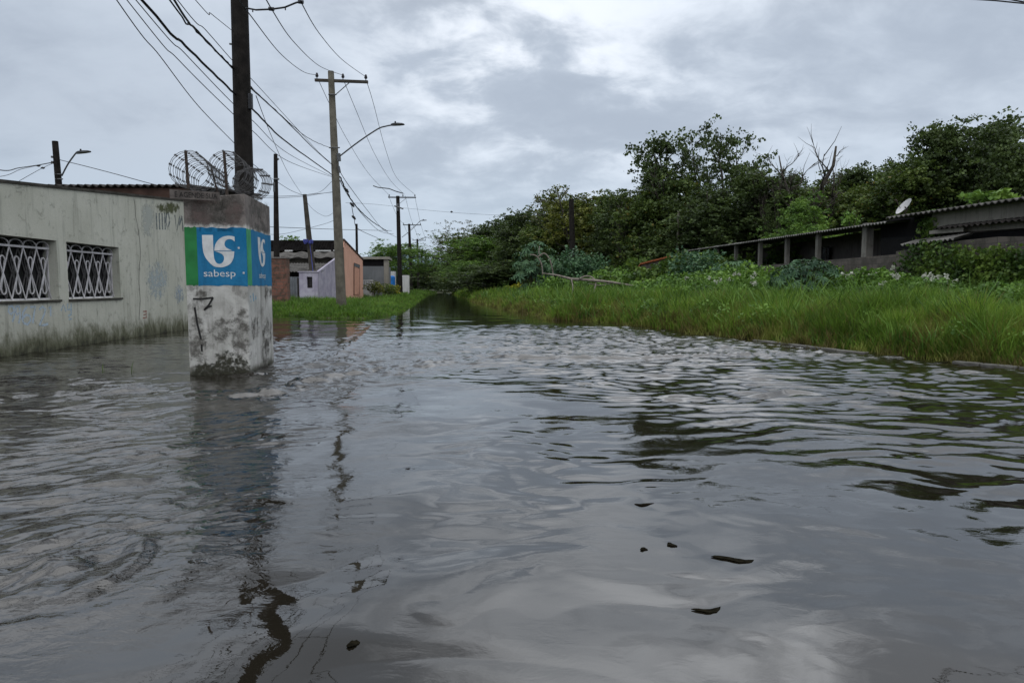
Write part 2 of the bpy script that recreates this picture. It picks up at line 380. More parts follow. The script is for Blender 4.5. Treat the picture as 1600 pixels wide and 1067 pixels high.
# ------------------------------------------------------------------ ground heightfield (banks, submerged street)
WR = [(9.6, -40), (9.4, 4), (8.9, 8)]+[tuple(G(x, y).xy) for x, y in ((1600, 575), (1450, 561), (1300, 546), (1170, 530), (1060, 518), (1000, 511), (950, 504), (860, 500), (845, 492), (785, 482), (742, 472), (722, 465), (708, 459.5))]
WL = [tuple(G(x, y).xy) for x, y in ((672, 459.5), (660, 467), (648, 476), (633, 486), (608, 493), (570, 498), (500, 497), (430, 492))]+[(-14, 32.5), (-60, 36)]
WPOLY = np.array(WR+[(-13.6, 133)]+WL+[(-60, -40)])
def signed_land(X, Y):
    """distance to the water line, positive on land"""
    shp = X.shape; X = X.ravel(); Y = Y.ravel(); P = WPOLY; n = len(P)
    dmin = np.full(X.shape, 1e9); inside = np.zeros(X.shape, bool)
    for i in range(n):
        x0, y0 = P[i]; x1, y1 = P[(i+1) % n]
        outer = (abs(x0+60) < .1 or abs(y0+40) < .1) and (abs(x1+60) < .1 or abs(y1+40) < .1)
        if not outer:
            dx, dy = x1-x0, y1-y0; t = np.clip(((X-x0)*dx+(Y-y0)*dy)/(dx*dx+dy*dy), 0, 1)
            dmin = np.minimum(dmin, np.hypot(X-x0-t*dx, Y-y0-t*dy))
        c = ((y0 > Y) != (y1 > Y)) & (X < (x1-x0)*(Y-y0)/((y1-y0) if y1 != y0 else 1e-9)+x0)
        inside ^= c
    return np.where(inside, -dmin, dmin).reshape(shp)
def land_z(sd, X, Y):
    right = X > -0.085*Y+1.5
    zr = np.interp(sd, [-3, -0.4, 0, 0.35, 1.2, 4, 8, 40, 400], [-0.3, -0.16, -0.03, 0.09, 0.16, 0.34, 0.5, 0.9, 2])
    zl = np.interp(sd, [-3, -0.4, 0, 0.4, 2, 10, 400], [-0.3, -0.12, -0.02, 0.06, 0.13, 0.22, 0.4])
    return np.where(right, zr, zl)+np.where(sd > 0.3, 0.04*vnoise(X*0.7, Y*0.7), 0)
def zat(x, y):
    a = np.array([float(x)]); b = np.array([float(y)]); return float(land_z(signed_land(a, b), a, b)[0])
gx = np.concatenate([[-1500, -700, -300, -150, -90], np.arange(-60, 60.1, 0.6), [90, 150, 300, 700, 1500]])
gy = np.concatenate([[-1500, -600, -200, -90], np.arange(-40, 4, 2.0), np.arange(4, 50, 0.5), np.arange(50, 180, 1.5), [200, 260, 400, 700, 1200, 2500]])
GX, GY = np.meshgrid(gx, gy); SD = signed_land(GX, GY); SD = np.where(GY > 134, np.abs(SD), SD); GZ = land_z(SD, GX, GY)
far = (GX < -61) | (GY < -41)
GZ = np.where(far, 0.25, GZ)
ny, nx = GX.shape; idx = np.arange(nx*ny).reshape(ny, nx)
Q = np.stack([idx[:-1, :-1], idx[:-1, 1:], idx[1:, 1:], idx[1:, :-1]], -1).reshape(-1, 4)
m, nt = new_mat('damp_soil'); N = NT(nt); g_ = N.n('ShaderNodeNewGeometry')
c_ = N.mix(N.ramp(N.noise(g_.outputs['Position'], 0.9, 6, 0.65), 0.35, 0.65), (0.030, 0.036, 0.014), (0.055, 0.060, 0.022))
p_ = N.n('ShaderNodeBsdfPrincipled'); N.l(c_, p_.inputs['Base Color']); p_.inputs['Roughness'].default_value = 0.95
o_ = N.n('ShaderNodeOutputMaterial'); N.l(p_.outputs[0], o_.inputs[0])
gro = link_mesh(np_mesh('ground', np.stack([GX, GY, GZ], -1), Q), 'ground', m, None, True)
tag(gro, 'grassy soil banks either side of the flooded street', 'ground', kind='structure')

# ------------------------------------------------------------------ water
def seg_dist(X, Y, pts):
    d = np.full(X.shape, 1e9); s = np.zeros(X.shape); sg = np.zeros(X.shape)
    for (a, b) in zip(pts[:-1], pts[1:]):
        dx, dy = b[0]-a[0], b[1]-a[1]; L = math.hypot(dx, dy)
        t = np.clip(((X-a[0])*dx+(Y-a[1])*dy)/(L*L), 0, 1)
        ex = X-a[0]-t*dx; ey = Y-a[1]-t*dy; dd = np.hypot(ex, ey)
        sd = np.sign(dx*(Y-a[1])-dy*(X-a[0]))
        c = dd < d; d = np.where(c, dd, d); sg = np.where(c, sd, sg)
    return d, sg
def waves(X, Y, lam0, lam1, n, dir0, spread, seed, slope):
    r = np.random.default_rng(seed); h = np.zeros_like(X)
    for i in range(n):
        lam = lam0*(lam1/lam0)**r.random(); th = dir0+(r.random()-.5)*2*spread; k = 2*np.pi/lam
        ph = r.random()*6.28
        h += slope/k/np.sqrt(n/2)*np.sin(k*(X*np.cos(th)+Y*np.sin(th))+ph)
    return h
def water_h(X, Y):
    # domain warp so no wave train stays straight
    wx = X+0.28*fbm(X*0.55, Y*0.55, 3)*1.5; wy = Y+0.28*fbm(X*0.55+40, Y*0.55+9, 3)*1.5
    near = 1-sstep(Y, 22, 30)
    swell = waves(wx, wy, 0.9, 2.6, 9, R(80), R(70), 1, 0.022)*(0.25+0.75*near)
    swell += 0.0030*fbm(wx*1.3, wy*1.7, 3)*near
    # right-hand band of wind ripples
    cB = np.interp(Y, [2, 2.9, 4.1, 6.4, 11, 20], [3.2, 2.5, 1.9, 1.1, -0.8, -2.5])
    ed = fbm(X*0.6+5, Y*0.6, 3)*0.7
    mB = sstep(X-cB+ed, -0.3, 1.1)*(1-sstep(Y, 15, 22))*(0.55+0.45*sstep(Y, 3, 6))
    amp = 0.65+0.8*sstep(fbm(X*0.5+3, Y*0.8, 2), -0.3, 0.5)
    ff = sstep(Y, 3.5, 8)
    rip = (1-ff)*waves(wx, wy, 0.3, 0.85, 12, R(94), R(22), 2, 0.14)+ff*waves(wx, wy, 0.15, 0.42, 20, R(93), R(30), 22, 0.155)+waves(wx, wy, 0.10, 0.24, 10, R(88), R(45), 12, 0.035)
    h = swell+rip*mB*amp
    # flow past the pillar on the left: streaky chop
    cL = np.interp(Y, [2, 3, 5, 8, 10, 14], [-1.9, -1.6, -1.7, -1.5, -1.2, 1.0])
    mL = sstep(cL-X+ed*1.2, -0.5, 0.9)*(1-sstep(Y, 13, 19))
    calm = sstep(Y-(9.2-0.0*X)+0.5*ed, -0.3, 1.4)*sstep(-X, 3.6, 5.2)
    ca, sa = math.cos(R(32)), math.sin(R(32))
    u = wx*ca+wy*sa; v = -wx*sa+wy*ca
    st = fbm(u*0.9, v*3.2, 4, 0.5)*0.040+fbm(u*3.0+7, v*8+3, 3, 0.55)*0.014
    patchy = 0.35+0.95*sstep(fbm(X*0.7+11, Y*0.9+2, 3), -0.35, 0.45)
    h += mL*(1-0.82*calm)*patchy*(st+waves(wx, wy, 0.12, 0.4, 12, R(115), R(60), 3, 0.055))
    # gentle mirror water middle front with small cellular dimples
    e = np.exp(-(((X-0.15)/1.0)**2+((Y-5.0)/1.7)**2))
    h += e*(np.abs(fbm(wx*2.0, wy*2.4, 2))*0.016)
    m1 = np.exp(-(((X+0.5)/1.3)**2+((Y-2.8)/0.8)**2))
    h += m1*(np.abs(fbm(wx*0.9+3, wy*1.8, 2))*0.014)
    m2 = np.exp(-(((X-1.6)/1.3)**2+((Y-3.2)/1.2)**2)); h += m2*fbm(wx*1.8, wy*2.2, 3)*0.006
    # moderate ripple in the middle distance
    mM = sstep(Y, 7.5, 12)*(1-sstep(Y, 20, 25))
    cm = 1-0.88*sstep(Y, 15, 19)*sstep(-1.5-X, -1.0, 1.5)
    mM = mM*cm
    h += mM*(waves(wx, wy, 0.16, 0.5, 18, R(85), R(40), 5, 0.075)+waves(wx, wy, 0.6, 1.6, 5, R(80), R(35), 15, 0.02))
    # shallow run over the submerged slab
    q = [G(x, y) for x, y in ((790, 559), (1000, 561), (1172, 554))]
    d, sg = seg_dist(X, Y, [(p.x, p.y) for p in q])
    rag = 0.05*fbm(X*2.5, Y*2.5, 3)
    h += 0.042*np.exp(-((d+rag*.3)/0.045)**2)+np.where(sg > 0, 0.025*np.exp(-d/0.8), 0)
    q2 = [G(x, y) for x, y in ((790, 559), (772, 548), (790, 530), (830, 508))]
    d2, s2 = seg_dist(X, Y, [(p.x, p.y) for p in q2]); h += 0.03*np.exp(-((d2+rag)/0.13)**2)
    slab = sstep(Y, 11.5, 13.0)*(1-sstep(Y, 21, 24.5))*sstep(X, -1.0, 0.5)*(1-sstep(X, 7.5, 9.5))
    h += slab*(waves(wx, wy, 0.17, 0.5, 26, R(75), R(80), 6, 0.14)+0.012*fbm(wx*2.6, wy*2.6, 3))
    # rough crest running right from the pillar, and the thin wake behind it
    q = [G(x, y) for x, y in ((425, 612), (480, 596), (560, 583), (640, 571), (700, 563))]
    d, sg = seg_dist(X, Y, [(p.x, p.y) for p in q])
    h += (0.035+0.06*fbm(X*1.7, Y*2.6, 3))*np.exp(-((d+4*rag)/0.18)**2)
    h += 0.035*np.exp(-(d/0.7)**2)*fbm(X*4, Y*5, 3)
    q = [G(x, y) for x, y in ((470, 575), (530, 552), (560, 530), (588, 505))]
    d, sg = seg_dist(X, Y, [(p.x, p.y) for p in q])
    h += (0.022*np.exp(-((d+rag)/0.12)**2)+0.010*np.exp(-(d/0.9)**2)*fbm(X*4, Y*4, 3))*1.0
    # swirl low on the left
    q = G(95, 880); rr = np.hypot(X-q.x, Y-q.y)
    h += 0.020*np.exp(-(rr/0.45)**2)*np.sin(rr*22+3*fbm(X*2, Y*2, 2))+0.012*np.exp(-(rr/0.6)**2)*fbm(X*7, Y*7, 3)
    # far calm channel
    h += sstep(Y, 22, 27)*waves(X, Y, 0.5, 2.2, 8, R(88), R(20), 7, 0.006)
    return h
NR, NC = 1300, 900
yy = 1.0*(190/1.0)**(np.arange(NR)/(NR-1)); uu = np.linspace(-1.15, 1.15, NC)
YY, UU = np.meshgrid(yy, uu, indexing='ij'); XX = UU*(YY+1.2)
HH = water_h(XX, YY); edge = sstep(1.15-np.abs(UU), 0, 0.12)*sstep(YY, 1.0, 1.5)
HH = HH*edge
idx = np.arange(NR*NC).reshape(NR, NC)
Q = np.stack([idx[:-1, :-1], idx[:-1, 1:], idx[1:, 1:], idx[1:, :-1]], -1).reshape(-1, 4)
V = np.stack([XX, YY, HH], -1).reshape(-1, 3)
# surround so the sheet carries on beyond the detailed part
b0 = len(V); S = 1.0
ext = np.array([(-600, -300, 0), (600, -300, 0), (600, 1.0, 0), (XX[0, -1], 1.0, 0), (XX[0, 0], 1.0, 0), (-600, 1.0, 0), (-600, 190, 0), (600, 190, 0), (XX[-1, 0], 190, 0), (XX[-1, -1], 190, 0)], float)
V = np.concatenate([V, ext])
Q = np.concatenate([Q, [[b0+0, b0+1, b0+2, b0+5], [b0+5, b0+4, b0+8, b0+6], [b0+3, b0+2, b0+7, b0+9]]])
m, nt = new_mat('murky_flood_water'); N = NT(nt); g_ = N.n('ShaderNodeNewGeometry')
pos = g_.outputs['Position']
p_ = N.n('ShaderNodeBsdfPrincipled')
mud = N.noise(pos, 0.45, 4, 0.6)
N.l(N.mix(N.ramp(mud, 0.3, 0.7), (0.008, 0.0068, 0.0045), (0.014, 0.012, 0.0085)), p_.inputs['Base Color'])
p_.inputs['Roughness'].default_value = 0.02; p_.inputs['IOR'].default_value = 1.85; p_.inputs['Specular IOR Level'].default_value = 0.5
b1 = N.n('ShaderNodeBump'); b1.inputs['Strength'].default_value = 1.0; b1.inputs['Distance'].default_value = 0.016
fine = N.noise(N.mapping(pos, scale=(1, 1.7, 1)), 6.5, 4, 0.55, 0.6)
sp = N.n('ShaderNodeSeparateXYZ'); N.l(pos, sp.inputs[0]); PX, PY = sp.outputs[0], sp.outputs[1]
def mul(*a):
    o = a[0]
    for q in a[1:]: o = N.math('MULTIPLY', o, q)
    return o
pn = N.noise(pos, 0.8, 3, 0.5); wob = N.math('MULTIPLY', N.math('SUBTRACT', N.noise(pos, 0.5, 4, 0.6), 0.5), 3.0)
PYw = N.math('ADD', PY, wob); PXw = N.math('ADD', PX, wob)
m_slab = mul(N.ramp(PYw, 11.5, 13.0), N.ramp(PYw, 21, 25, 1.0, 0.0), N.ramp(PXw, -1.5, 0.5), N.ramp(PXw, 8, 10, 1.0, 0.0))
m_left = mul(N.ramp(PXw, -2.2, -0.8, 1.0, 0.0), N.ramp(PYw, 9.5, 12.5, 1.0, 0.10))
m_mid = mul(N.ramp(PYw, 9, 13), N.ramp(PYw, 17, 22, 1.0, 0.02))
m_right = mul(N.ramp(PXw, 0.8, 2.2), N.ramp(PYw, 3.5, 5.5), N.ramp(PYw, 18, 24, 1.0, 0.02))
mk = N.math('ADD', N.math('ADD', N.math('MULTIPLY', m_slab, 0.7), N.math('MULTIPLY', m_left, 0.55)), N.math('ADD', N.math('MULTIPLY', m_mid, 0.16), N.math('MULTIPLY', m_right, 0.14)))
mk = mul(mk, N.ramp(pn, 0.35, 0.65, 0.35, 1.2))
mk = N.math('ADD', mk, N.ramp(pn, 0.4, 0.6, 0.02, 0.07))
N.l(N.math('MULTIPLY', fine, mk), b1.inputs['Height']); N.l(b1.outputs[0], p_.inputs['Normal'])
o_ = N.n('ShaderNodeOutputMaterial'); N.l(p_.outputs[0], o_.inputs[0])
wat = link_mesh(np_mesh('water', V, Q), 'water', m, None, True)
tag(wat, 'murky rippled flood water over the street', 'water', kind='structure')

# small thin dark pieces lying on the water
for k_, (px, py, ln, an, lb) in enumerate(((1145, 872, .19, .12, 'largest dark curled piece afloat on the smooth water, right of centre'), (1105, 949, .13, .25, 'dark bent piece drifting below the largest one'), (1007, 788, .12, -.1, 'dark piece floating highest up the smooth water'), (552, 1010, .05, .3, 'small round dark piece floating near the lower edge, left of centre'), (1006, 858, .04, 0, 'tiny dark piece left of the largest one'), (1050, 852, .05, .1, 'thin dark piece just above the largest one'))):
    q = G(px, py); mb = MB(); n = 9; r_ = random.Random(k_); ring = []
    wd_ = ln*(.15 if ln > .06 else .5)
    for i in range(2*n):
        t = i/n if i < n else 2-i/n; sgn = 1 if i < n else -1
        x = (t-.5)*ln; y = sgn*wd_*math.sin(math.pi*min(1, max(0, t)))**.7*(.7+.6*r_.random())*.8+(ln*.18*math.cos(t*4+k_))
        ring.append(Vector((q.x+x*math.cos(an)-y*math.sin(an), q.y+x*math.sin(an)+y*math.cos(an), float(water_h(np.array([[q.x]]), np.array([[q.y]]))[0, 0])+.002+.002*math.sin(t*5))))
    mb.prism(ring, (0, 0, .003))
    tag(mb.build('floating_piece', simple('dark_piece', (0.008, 0.007, 0.004), .8, var=.5, scale=40, spec=.02)), lb, 'leaf', 'dark pieces floating on the flood')

# hills far behind
hv = []; hq = []
hx = np.linspace(-420, 60, 61)
hh = 18+16*np.exp(-((hx+250)/70)**2)+14*np.exp(-((hx+110)/55)**2)+5*fbm(hx*0.02, hx*0+3, 3)
rows = [(470, 0.0), (520, 0.45), (600, 0.85), (680, 1.0), (800, 0.6), (950, 0.0)]
V = np.array([[(x, y+10*vnoise(np.array([x*.03]), np.array([y*.03]))[0], h*f+0.2) for x, h in zip(hx, hh)] for y, f in rows])
idx = np.arange(61*6).reshape(6, 61)
Q = np.stack([idx[:-1, :-1], idx[:-1, 1:], idx[1:, 1:], idx[1:, :-1]], -1).reshape(-1, 4)
hills = link_mesh(np_mesh('hills', V, Q), 'hills', simple('hill_haze_tint', (0.10, 0.15, 0.18), 0.95, var=0.2, scale=0.05), None, True)  # distance haze is put into the hill colour as blue-grey
tag(hills, 'low blue-grey hills far beyond the houses', 'hills', kind='structure')

# ------------------------------------------------------------------ corrugated sheet helper
def corrug(mb, A, B, up, pitch=0.18, amp=0.025, th=0.008, per=8):
    """sheet from edge A-B, extended by vector up; waves run along A-B"""
    A = Vector(A); B = Vector(B); up = Vector(up); L = (B-A).length; n = max(2, int(L/pitch*per)); d = (B-A)/n
    nrm = (B-A).cross(up).normalized()
    if nrm.z < 0: nrm = -nrm
    if abs(nrm.z) < 0.05 and nrm.y > 0: nrm = -nrm
    vs = []
    for i in range(n+1):
        o = nrm*(amp*math.cos(2*math.pi*i/per)); p = A+d*i+o
        vs += [p, p+up, p+up-nrm*th, p-nrm*th]
    b = len(mb.v); mb.v += vs
    for i in range(n):
        a = b+4*i; c = a+4
        for j in range(4): mb.f.append((a+j, c+j, c+(j+1) % 4, a+(j+1) % 4))

# ------------------------------------------------------------------ left house
PA = G(0, 558.5); PB = G(300, 513.2); wd = (PB-PA); wd.z = 0; wd.normalize(); wn_ = Vector((wd.y, -wd.x, 0))  # wn_ faces the street
if wn_.x < 0: wn_ = -wn_
def onwall(px, py, off=0.0):
    d = ray(px, py); o = Vector((0, 0, CAM_H)); t = (PA-o).dot(wn_)/d.dot(wn_)
    return o+d*t+wn_*off
def s_of(p): return (p-PA).dot(wd)
def wp(s, z, off=0.0): return PA+wd*s+Vector((0, 0, z))+wn_*off
s_end = s_of(PB); s_beg = -11.0
topz = lambda s: 3.2+(onwall(288, 315).z-3.2)*max(0, (s-s_of(onwall(0, 285))))/(s_of(onwall(288, 315))-s_of(onwall(0, 285)))
z0w = onwall(0, 285).z
t1 = onwall(288, 315); sA, sB = s_of(onwall(0, 285)), s_of(t1)
topz = lambda s: z0w+(t1.z-z0w)*(s-sA)/(sB-sA) if s > sA-1 else z0w-(t1.z-z0w)/(sB-sA)+0.0*s
sw1 = s_of(onwall(93, 468)); sw2a = s_of(onwall(108, 467)); sw2b = s_of(onwall(189, 464))
zs, zt = 1.02, 2.24
house = thing('house', (PA+wd*4)-Vector((0, 0, 0.0)), 'faded green rendered house wall with two ornate white window grilles and sloping top', 'house')
house.location.z = 0
mb = MB(); TH = 0.30
wins = [(sw1-2.05, sw1), (sw2a, sw2b)]
def wallpiece(pl):
    mb.prism([wp(s, z) for s, z in pl], -wn_*TH)
def slab(s0, s1, za, zb=None):
    n = max(1, int((s1-s0)/2))
    for i in range(n):
        a = s0+(s1-s0)*i/n; b = s0+(s1-s0)*(i+1)/n
        wallpiece([(a, za), (b, za), (b, zb if zb else topz(b)), (a, zb if zb else topz(a))])
slab(s_beg, s_end, -0.3, zs)
slab(s_beg, wins[0][0], zs); slab(wins[0][1], wins[1][0], zs); slab(wins[1][1], s_end, zs)
for a, b in wins: slab(a, b, zt)
# return wall at far end and the near end
e0 = wp(s_end, 0, -TH); mb.prism([e0+Vector((0, 0, -.3)), e0+Vector((0, 0, topz(s_end))), e0+Vector((0, 0, topz(s_end)-.3))-wn_*7, e0+Vector((0, 0, -.3))-wn_*7], -wd*0.16)
wall = mb.build('wall', M['wallL'], house)
mb = MB(); n = 18
for i in range(n):
    a = s_beg+(s_end-s_beg)*i/n; b = s_beg+(s_end-s_beg)*(i+1)/n
    mb.prism([wp(a, topz(a), 0.03), wp(b, topz(b), 0.03), wp(b, topz(b)+0.055, 0.03), wp(a, topz(a)+0.055, 0.03)], -wn_*0.24)
mb.build('coping', M['coping'], house)
for (a, b) in wins:
    W_ = b-a
    mb = MB(); mb.prism([wp(a-.02, zs-.045, 0.035), wp(b+.04, zs-.045, 0.035), wp(b+.04, zs-.002, 0.035), wp(a-.02, zs-.002, 0.035)], -wn_*0.19)
    mb.build('window_sill', M['coping'], house)
    w = MB()
    off = -0.20; fr = 0.035
    for (x0, x1, y0, y1) in ((a, b, zs, zs+fr), (a, a+fr, zs+fr, zt-.07), (b-fr, b, zs+fr, zt-.07)):
        w.prism([wp(x0, y0, off+.02), wp(x1, y0, off+.02), wp(x1, y1, off+.02), wp(x0, y1, off+.02)], -wn_*0.03)
    win = w.build('window', M['grille'], house)
    p = MB(); p.prism([wp(a, zs, -.285), wp(b, zs, -.285), wp(b, zt, -.285), wp(a, zt, -.285)], -wn_*0.02); p.build('pane', M['glass'], win)
    def strip(mb, pts, off, hw=0.011, th=0.016):
        for (p, q) in zip(pts[:-1], pts[1:]):
            dx, dz = q[0]-p[0], q[1]-p[1]; L = math.hypot(dx, dz)
            if L < 1e-6: continue
            ux, uz = dx/L, dz/L; nx_, nz_ = -uz*hw, ux*hw; ex, ez = ux*hw*.6, uz*hw*.6
            mb.prism([wp(p[0]-ex-nx_, p[1]-ez-nz_, off), wp(q[0]+ex-nx_, q[1]+ez-nz_, off), wp(q[0]+ex+nx_, q[1]+ez+nz_, off), wp(p[0]-ex+nx_, p[1]-ez+nz_, off)], -wn_*th)
    for lay, off2, mat_, nm in ((0, -0.155, M['grille'], 'grille'), (1, -0.262, M['grille_shaded'], 'shaded_grille')):  # second layer is an added grille copy, coloured as if in shadow
        g = MB(); nc = 5; cw = W_/nc; zr_ = zt-0.19; H = zr_-zs-.01
        hwv = 0.011
        strip(g, [(a, zr_+.02), (b, zr_+.02)], off2+.004, 0.020)
        for k in range(nc):
            xk = a+cw*(k+.5)+(0.06 if lay else 0)
            strip(g, [(xk-cw*.5*math.cos(t), zr_+.04+0.115*math.sin(t)) for t in np.linspace(0, math.pi, 9)], off2, hwv)
            lw = cw*.17
            strip(g, [(xk-lw*math.cos(t), zr_-.26*H+0.09*math.sin(t)) for t in np.linspace(0, math.pi, 7)], off2-.002, hwv)
            strip(g, [(xk-lw*math.cos(t), zr_-.80*H-0.09*math.sin(t)) for t in np.linspace(0, math.pi, 7)], off2-.002, hwv)
            def clipd(p, q):
                return [(min(max(p[0], a), b), p[1]), (min(max(q[0], a), b), q[1])]
            strip(g, [(xk-lw, zr_-.26*H), (xk-lw*1.0+cw*.5*.0+lw*2, zr_-.80*H)], off2-.004, hwv*.8)
            strip(g, [(xk+lw, zr_-.26*H), (xk-lw, zr_-.80*H)], off2-.006, hwv*.8)
            x0 = a+cw*k; x1 = x0+cw
            strip(g, [(x0, zr_), (x1, zs+.02)], off2+.002, hwv*.85); strip(g, [(x1, zr_), (x0, zs+.02)], off2, hwv*.85)
        gg = g.build(nm, mat_, win)
# roof of the taller rear part (corrugated edge seen over the wall)
rear = thing('rear_outbuilding', (-13, 24, 0), 'low building behind the green wall with brown fascia and dark corrugated roof', 'outbuilding')
RY = 20.9
ra = D(34, 288.5, RY); rb = D(292, 290.5, RY+.0)
zr = (ra.z+rb.z)/2
mb = MB(); corrug(mb, (ra.x-3.2, RY, zr), (rb.x+.1, RY, zr), (0, 6, 0.5), 0.222, 0.034, 0.03)
mb.build('roof', M['asbestos_dark'], rear)
mb = MB(); mb.box((-12.4, RY+.13, zr-.30), (5.6, 0.05, 0.46)); mb.build('fascia', M['brown'], rear)
mb = MB(); mb.box((-13.3, RY+3, (zr-.55)/2-.1), (7.2, 5.6, zr-.5)); mb.build('wall', M['greyR'], rear)

# paint marks on the wall
def fademat(name, c, lo=0.42, hi=0.6, sc=14, mx=0.8):
    m, nt = new_mat(name); N = NT(nt); g = N.n('ShaderNodeNewGeometry')
    nz = N.noise(g.outputs['Position'], sc, 7, 0.72)
    at = N.n('ShaderNodeAttribute'); at.attribute_name = 'tipf'
    a = N.ramp(N.math('SUBTRACT', nz, N.math('MULTIPLY', N.math('SUBTRACT', 1.0, at.outputs['Fac']), 0.34)), lo, hi, 0.0, mx)
    p = N.n('ShaderNodeBsdfPrincipled'); p.inputs['Base Color'].default_value = c+(1,); p.inputs['Roughness'].default_value = 0.8
    t = N.n('ShaderNodeBsdfTransparent'); mxs = N.n('ShaderNodeMixShader'); N.l(a, mxs.inputs[0]); N.l(t.outputs[0], mxs.inputs[1]); N.l(p.outputs[0], mxs.inputs[2])
    o = N.n('ShaderNodeOutputMaterial'); N.l(mxs.outputs[0], o.inputs[0]); return m
def ribbons(name, polys, width, mat, parent, proj, off):
    V = []; Qd = []; T = []
    for poly in polys:
        pts = [proj(x, y, off) for x, y in poly]
        n3 = None
        for i, p in enumerate(pts):
            t = (pts[min(i+1, len(pts)-1)]-pts[max(i-1, 0)]).normalized()
            nn = proj.nrm; s = t.cross(nn).normalized()*width/2
            b = len(V); V += [p-s, p, p+s]; T += [0.8, 1, 0.8]
            if i: Qd += [[b-3, b-2, b+1, b], [b-2, b-1, b+2, b+1]]
    o0 = root_loc(parent)
    me = np_mesh(name, [tuple(v-o0) for v in V], Qd, None, {'tipf': T})
    return link_mesh(me, name, mat, parent)
def patch(name, x0, y0, x1, y1, mat, parent, proj, off):
    n = 13; V = []; T = []; o0 = root_loc(parent)
    for j in range(n):
        for i in range(n):
            V.append(tuple(proj(x0+(x1-x0)*i/(n-1), y0+(y1-y0)*j/(n-1), off)-o0)); fx = 1-abs(2*i/(n-1)-1); fy = 1-abs(2*j/(n-1)-1); T.append(min(1.0, 1.7*fx**.7*fy**.7))
    idx = np.arange(n*n).reshape(n, n); Qd = np.stack([idx[:-1, :-1], idx[:-1, 1:], idx[1:, 1:], idx[1:, :-1]], -1).reshape(-1, 4)
    return link_mesh(np_mesh(name, V, Qd, None, {'tipf': T}), name, mat, parent)
onwall.nrm = wn_
dig = [[(22, 484), (19, 478), (14, 479), (13, 487), (17, 491), (22, 486), (22, 495), (19, 503)],
       [(31, 485), (29, 478), (25, 479), (24, 487), (27, 492), (31, 487), (31, 497), (29, 505)],
       [(42, 479), (36, 487), (34, 497), (37, 505), (43, 507), (48, 500), (46, 493), (40, 492), (35, 498)],
       [(47, 480), (55, 479), (53, 490), (51, 505)],
       [(61, 484), (66, 479), (71, 483), (69, 491), (61, 509), (68, 508), (75, 506)],
       [(76, 482), (79, 478), (79, 494)]]
ribbons('painted_number', dig, 0.05, fademat('faded_blue_spray', (0.42, 0.52, 0.62), 0.22, 0.48, 20, 0.85), house, onwall, 0.003)
ribbons('painted_letters', [[(95, 486), (99, 476), (103, 487)], [(106, 474), (105, 484), (112, 483)], [(111, 474), (111, 490)], [(112, 491), (107, 493), (108, 499), (112, 498)]], 0.045, fademat('pale_blue_spray', (0.42, 0.54, 0.64), 0.25, 0.5, 20, 0.75), house, onwall, 0.003)
ribbons('faded_lettering', [[(x, 333), (x+1, 359)] for x in (244, 248.5, 253, 257)]+[[(260, 334), (263, 333), (265, 346), (262, 358), (259, 346), (260, 334)], [(273, 336), (276, 362), (281, 336)], [(284, 338), (280, 352)], [(284, 338), (286, 362)]], 0.09, fademat('old_grey_lettering', (0.13, 0.16, 0.17), 0.25, 0.5, 9, 0.65), house, onwall, 0.003)
patch('repainted_patch', 220, 312, 242, 373, fademat('pale_patch', (0.42, 0.45, 0.42), 0.2, 0.5, 5, 0.6), house, onwall, 0.002)
patch('repainted_patch', 223, 400, 268, 478, fademat('blueish_patch', (0.36, 0.43, 0.46), 0.32, 0.6, 7, 0.65), house, onwall, 0.002)
patch('repainted_patch', 270, 440, 290, 480, fademat('blueish_patch2', (0.30, 0.38, 0.46), 0.35, 0.6, 9, 0.6), house, onwall, 0.002)
patch('moss_stain', 240, 314, 287, 336, fademat('top_moss', (0.06, 0.07, 0.02), 0.3, 0.55, 6, 0.9), house, onwall, 0.0035)
ribbons('red_mark', [[(223, 487), (229, 486)], [(224, 492), (229, 491)], [(223, 497), (229, 496), (228, 487)]], 0.035, fademat('red_spray', (0.30, 0.09, 0.06), 0.3, 0.5, 14, 0.7), house, onwall, 0.004)
crk = [(209, 311), (211, 322), (211.5, 338), (214, 348), (216, 360), (218, 374), (219, 390), (219, 405), (217.5, 415), (217, 440), (219, 470), (217, 500)]
ribbons('crack', [crk], 0.018, fademat('crack_dark', (0.02, 0.02, 0.018), 0.1, 0.3, 14, 0.95), house, onwall, 0.004)

# ------------------------------------------------------------------ meter pillar with painted sign
c0 = G(296.5, 586); c1 = G(391.5, 582.5); c2 = G(428, 565)
c1.y = c1.y; fd = (c1-c0).normalized(); sd_ = (c2-c1).normalized(); c3 = c0+(c2-c1)
pil = thing('concrete_pillar', (c0+c1)/2, 'thick stained concrete pillar with blue and green painted water company sign, standing in the flood', 'pillar')
HT = 2.66
mb = MB(); nz_ = 1
ins = 0.0
base = [c0, c1, c2, c3]
hts = [D(284, 309, c0.y).z, D(381, 303, c1.y).z, D(421.5, 323, c2.y).z]
hts.append(hts[0]+hts[2]-hts[1])
mb.prism([p+Vector((0, 0, -.3)) for p in base], (0, 0, .31))
mb.v = [Vector((p.x, p.y, -.3)) for p in base]+[Vector((p.x, p.y, h)) for p, h in zip(base, hts)]
mb.f = [(3, 2, 1, 0), (4, 5, 6, 7), (0, 1, 5, 4), (1, 2, 6, 5), (2, 3, 7, 6), (3, 0, 4, 7)]
mb.build('body', M['pillar'], pil, bevel=0.012)
fn = Vector((fd.y, -fd.x, 0)); fn = fn if fn.y < 0 else -fn
sn = Vector((sd_.y, -sd_.x, 0)); sn = sn if sn.x > 0 else -sn
FW = (c1-c0).length; SW = (c2-c1).length
zb1, zb0 = D(340, 354.5, c0.y).z, D(340, 446.3, c0.y).z
def fp(u, z, off=0.0): return c0+fd*u+Vector((0, 0, z))+fn*off
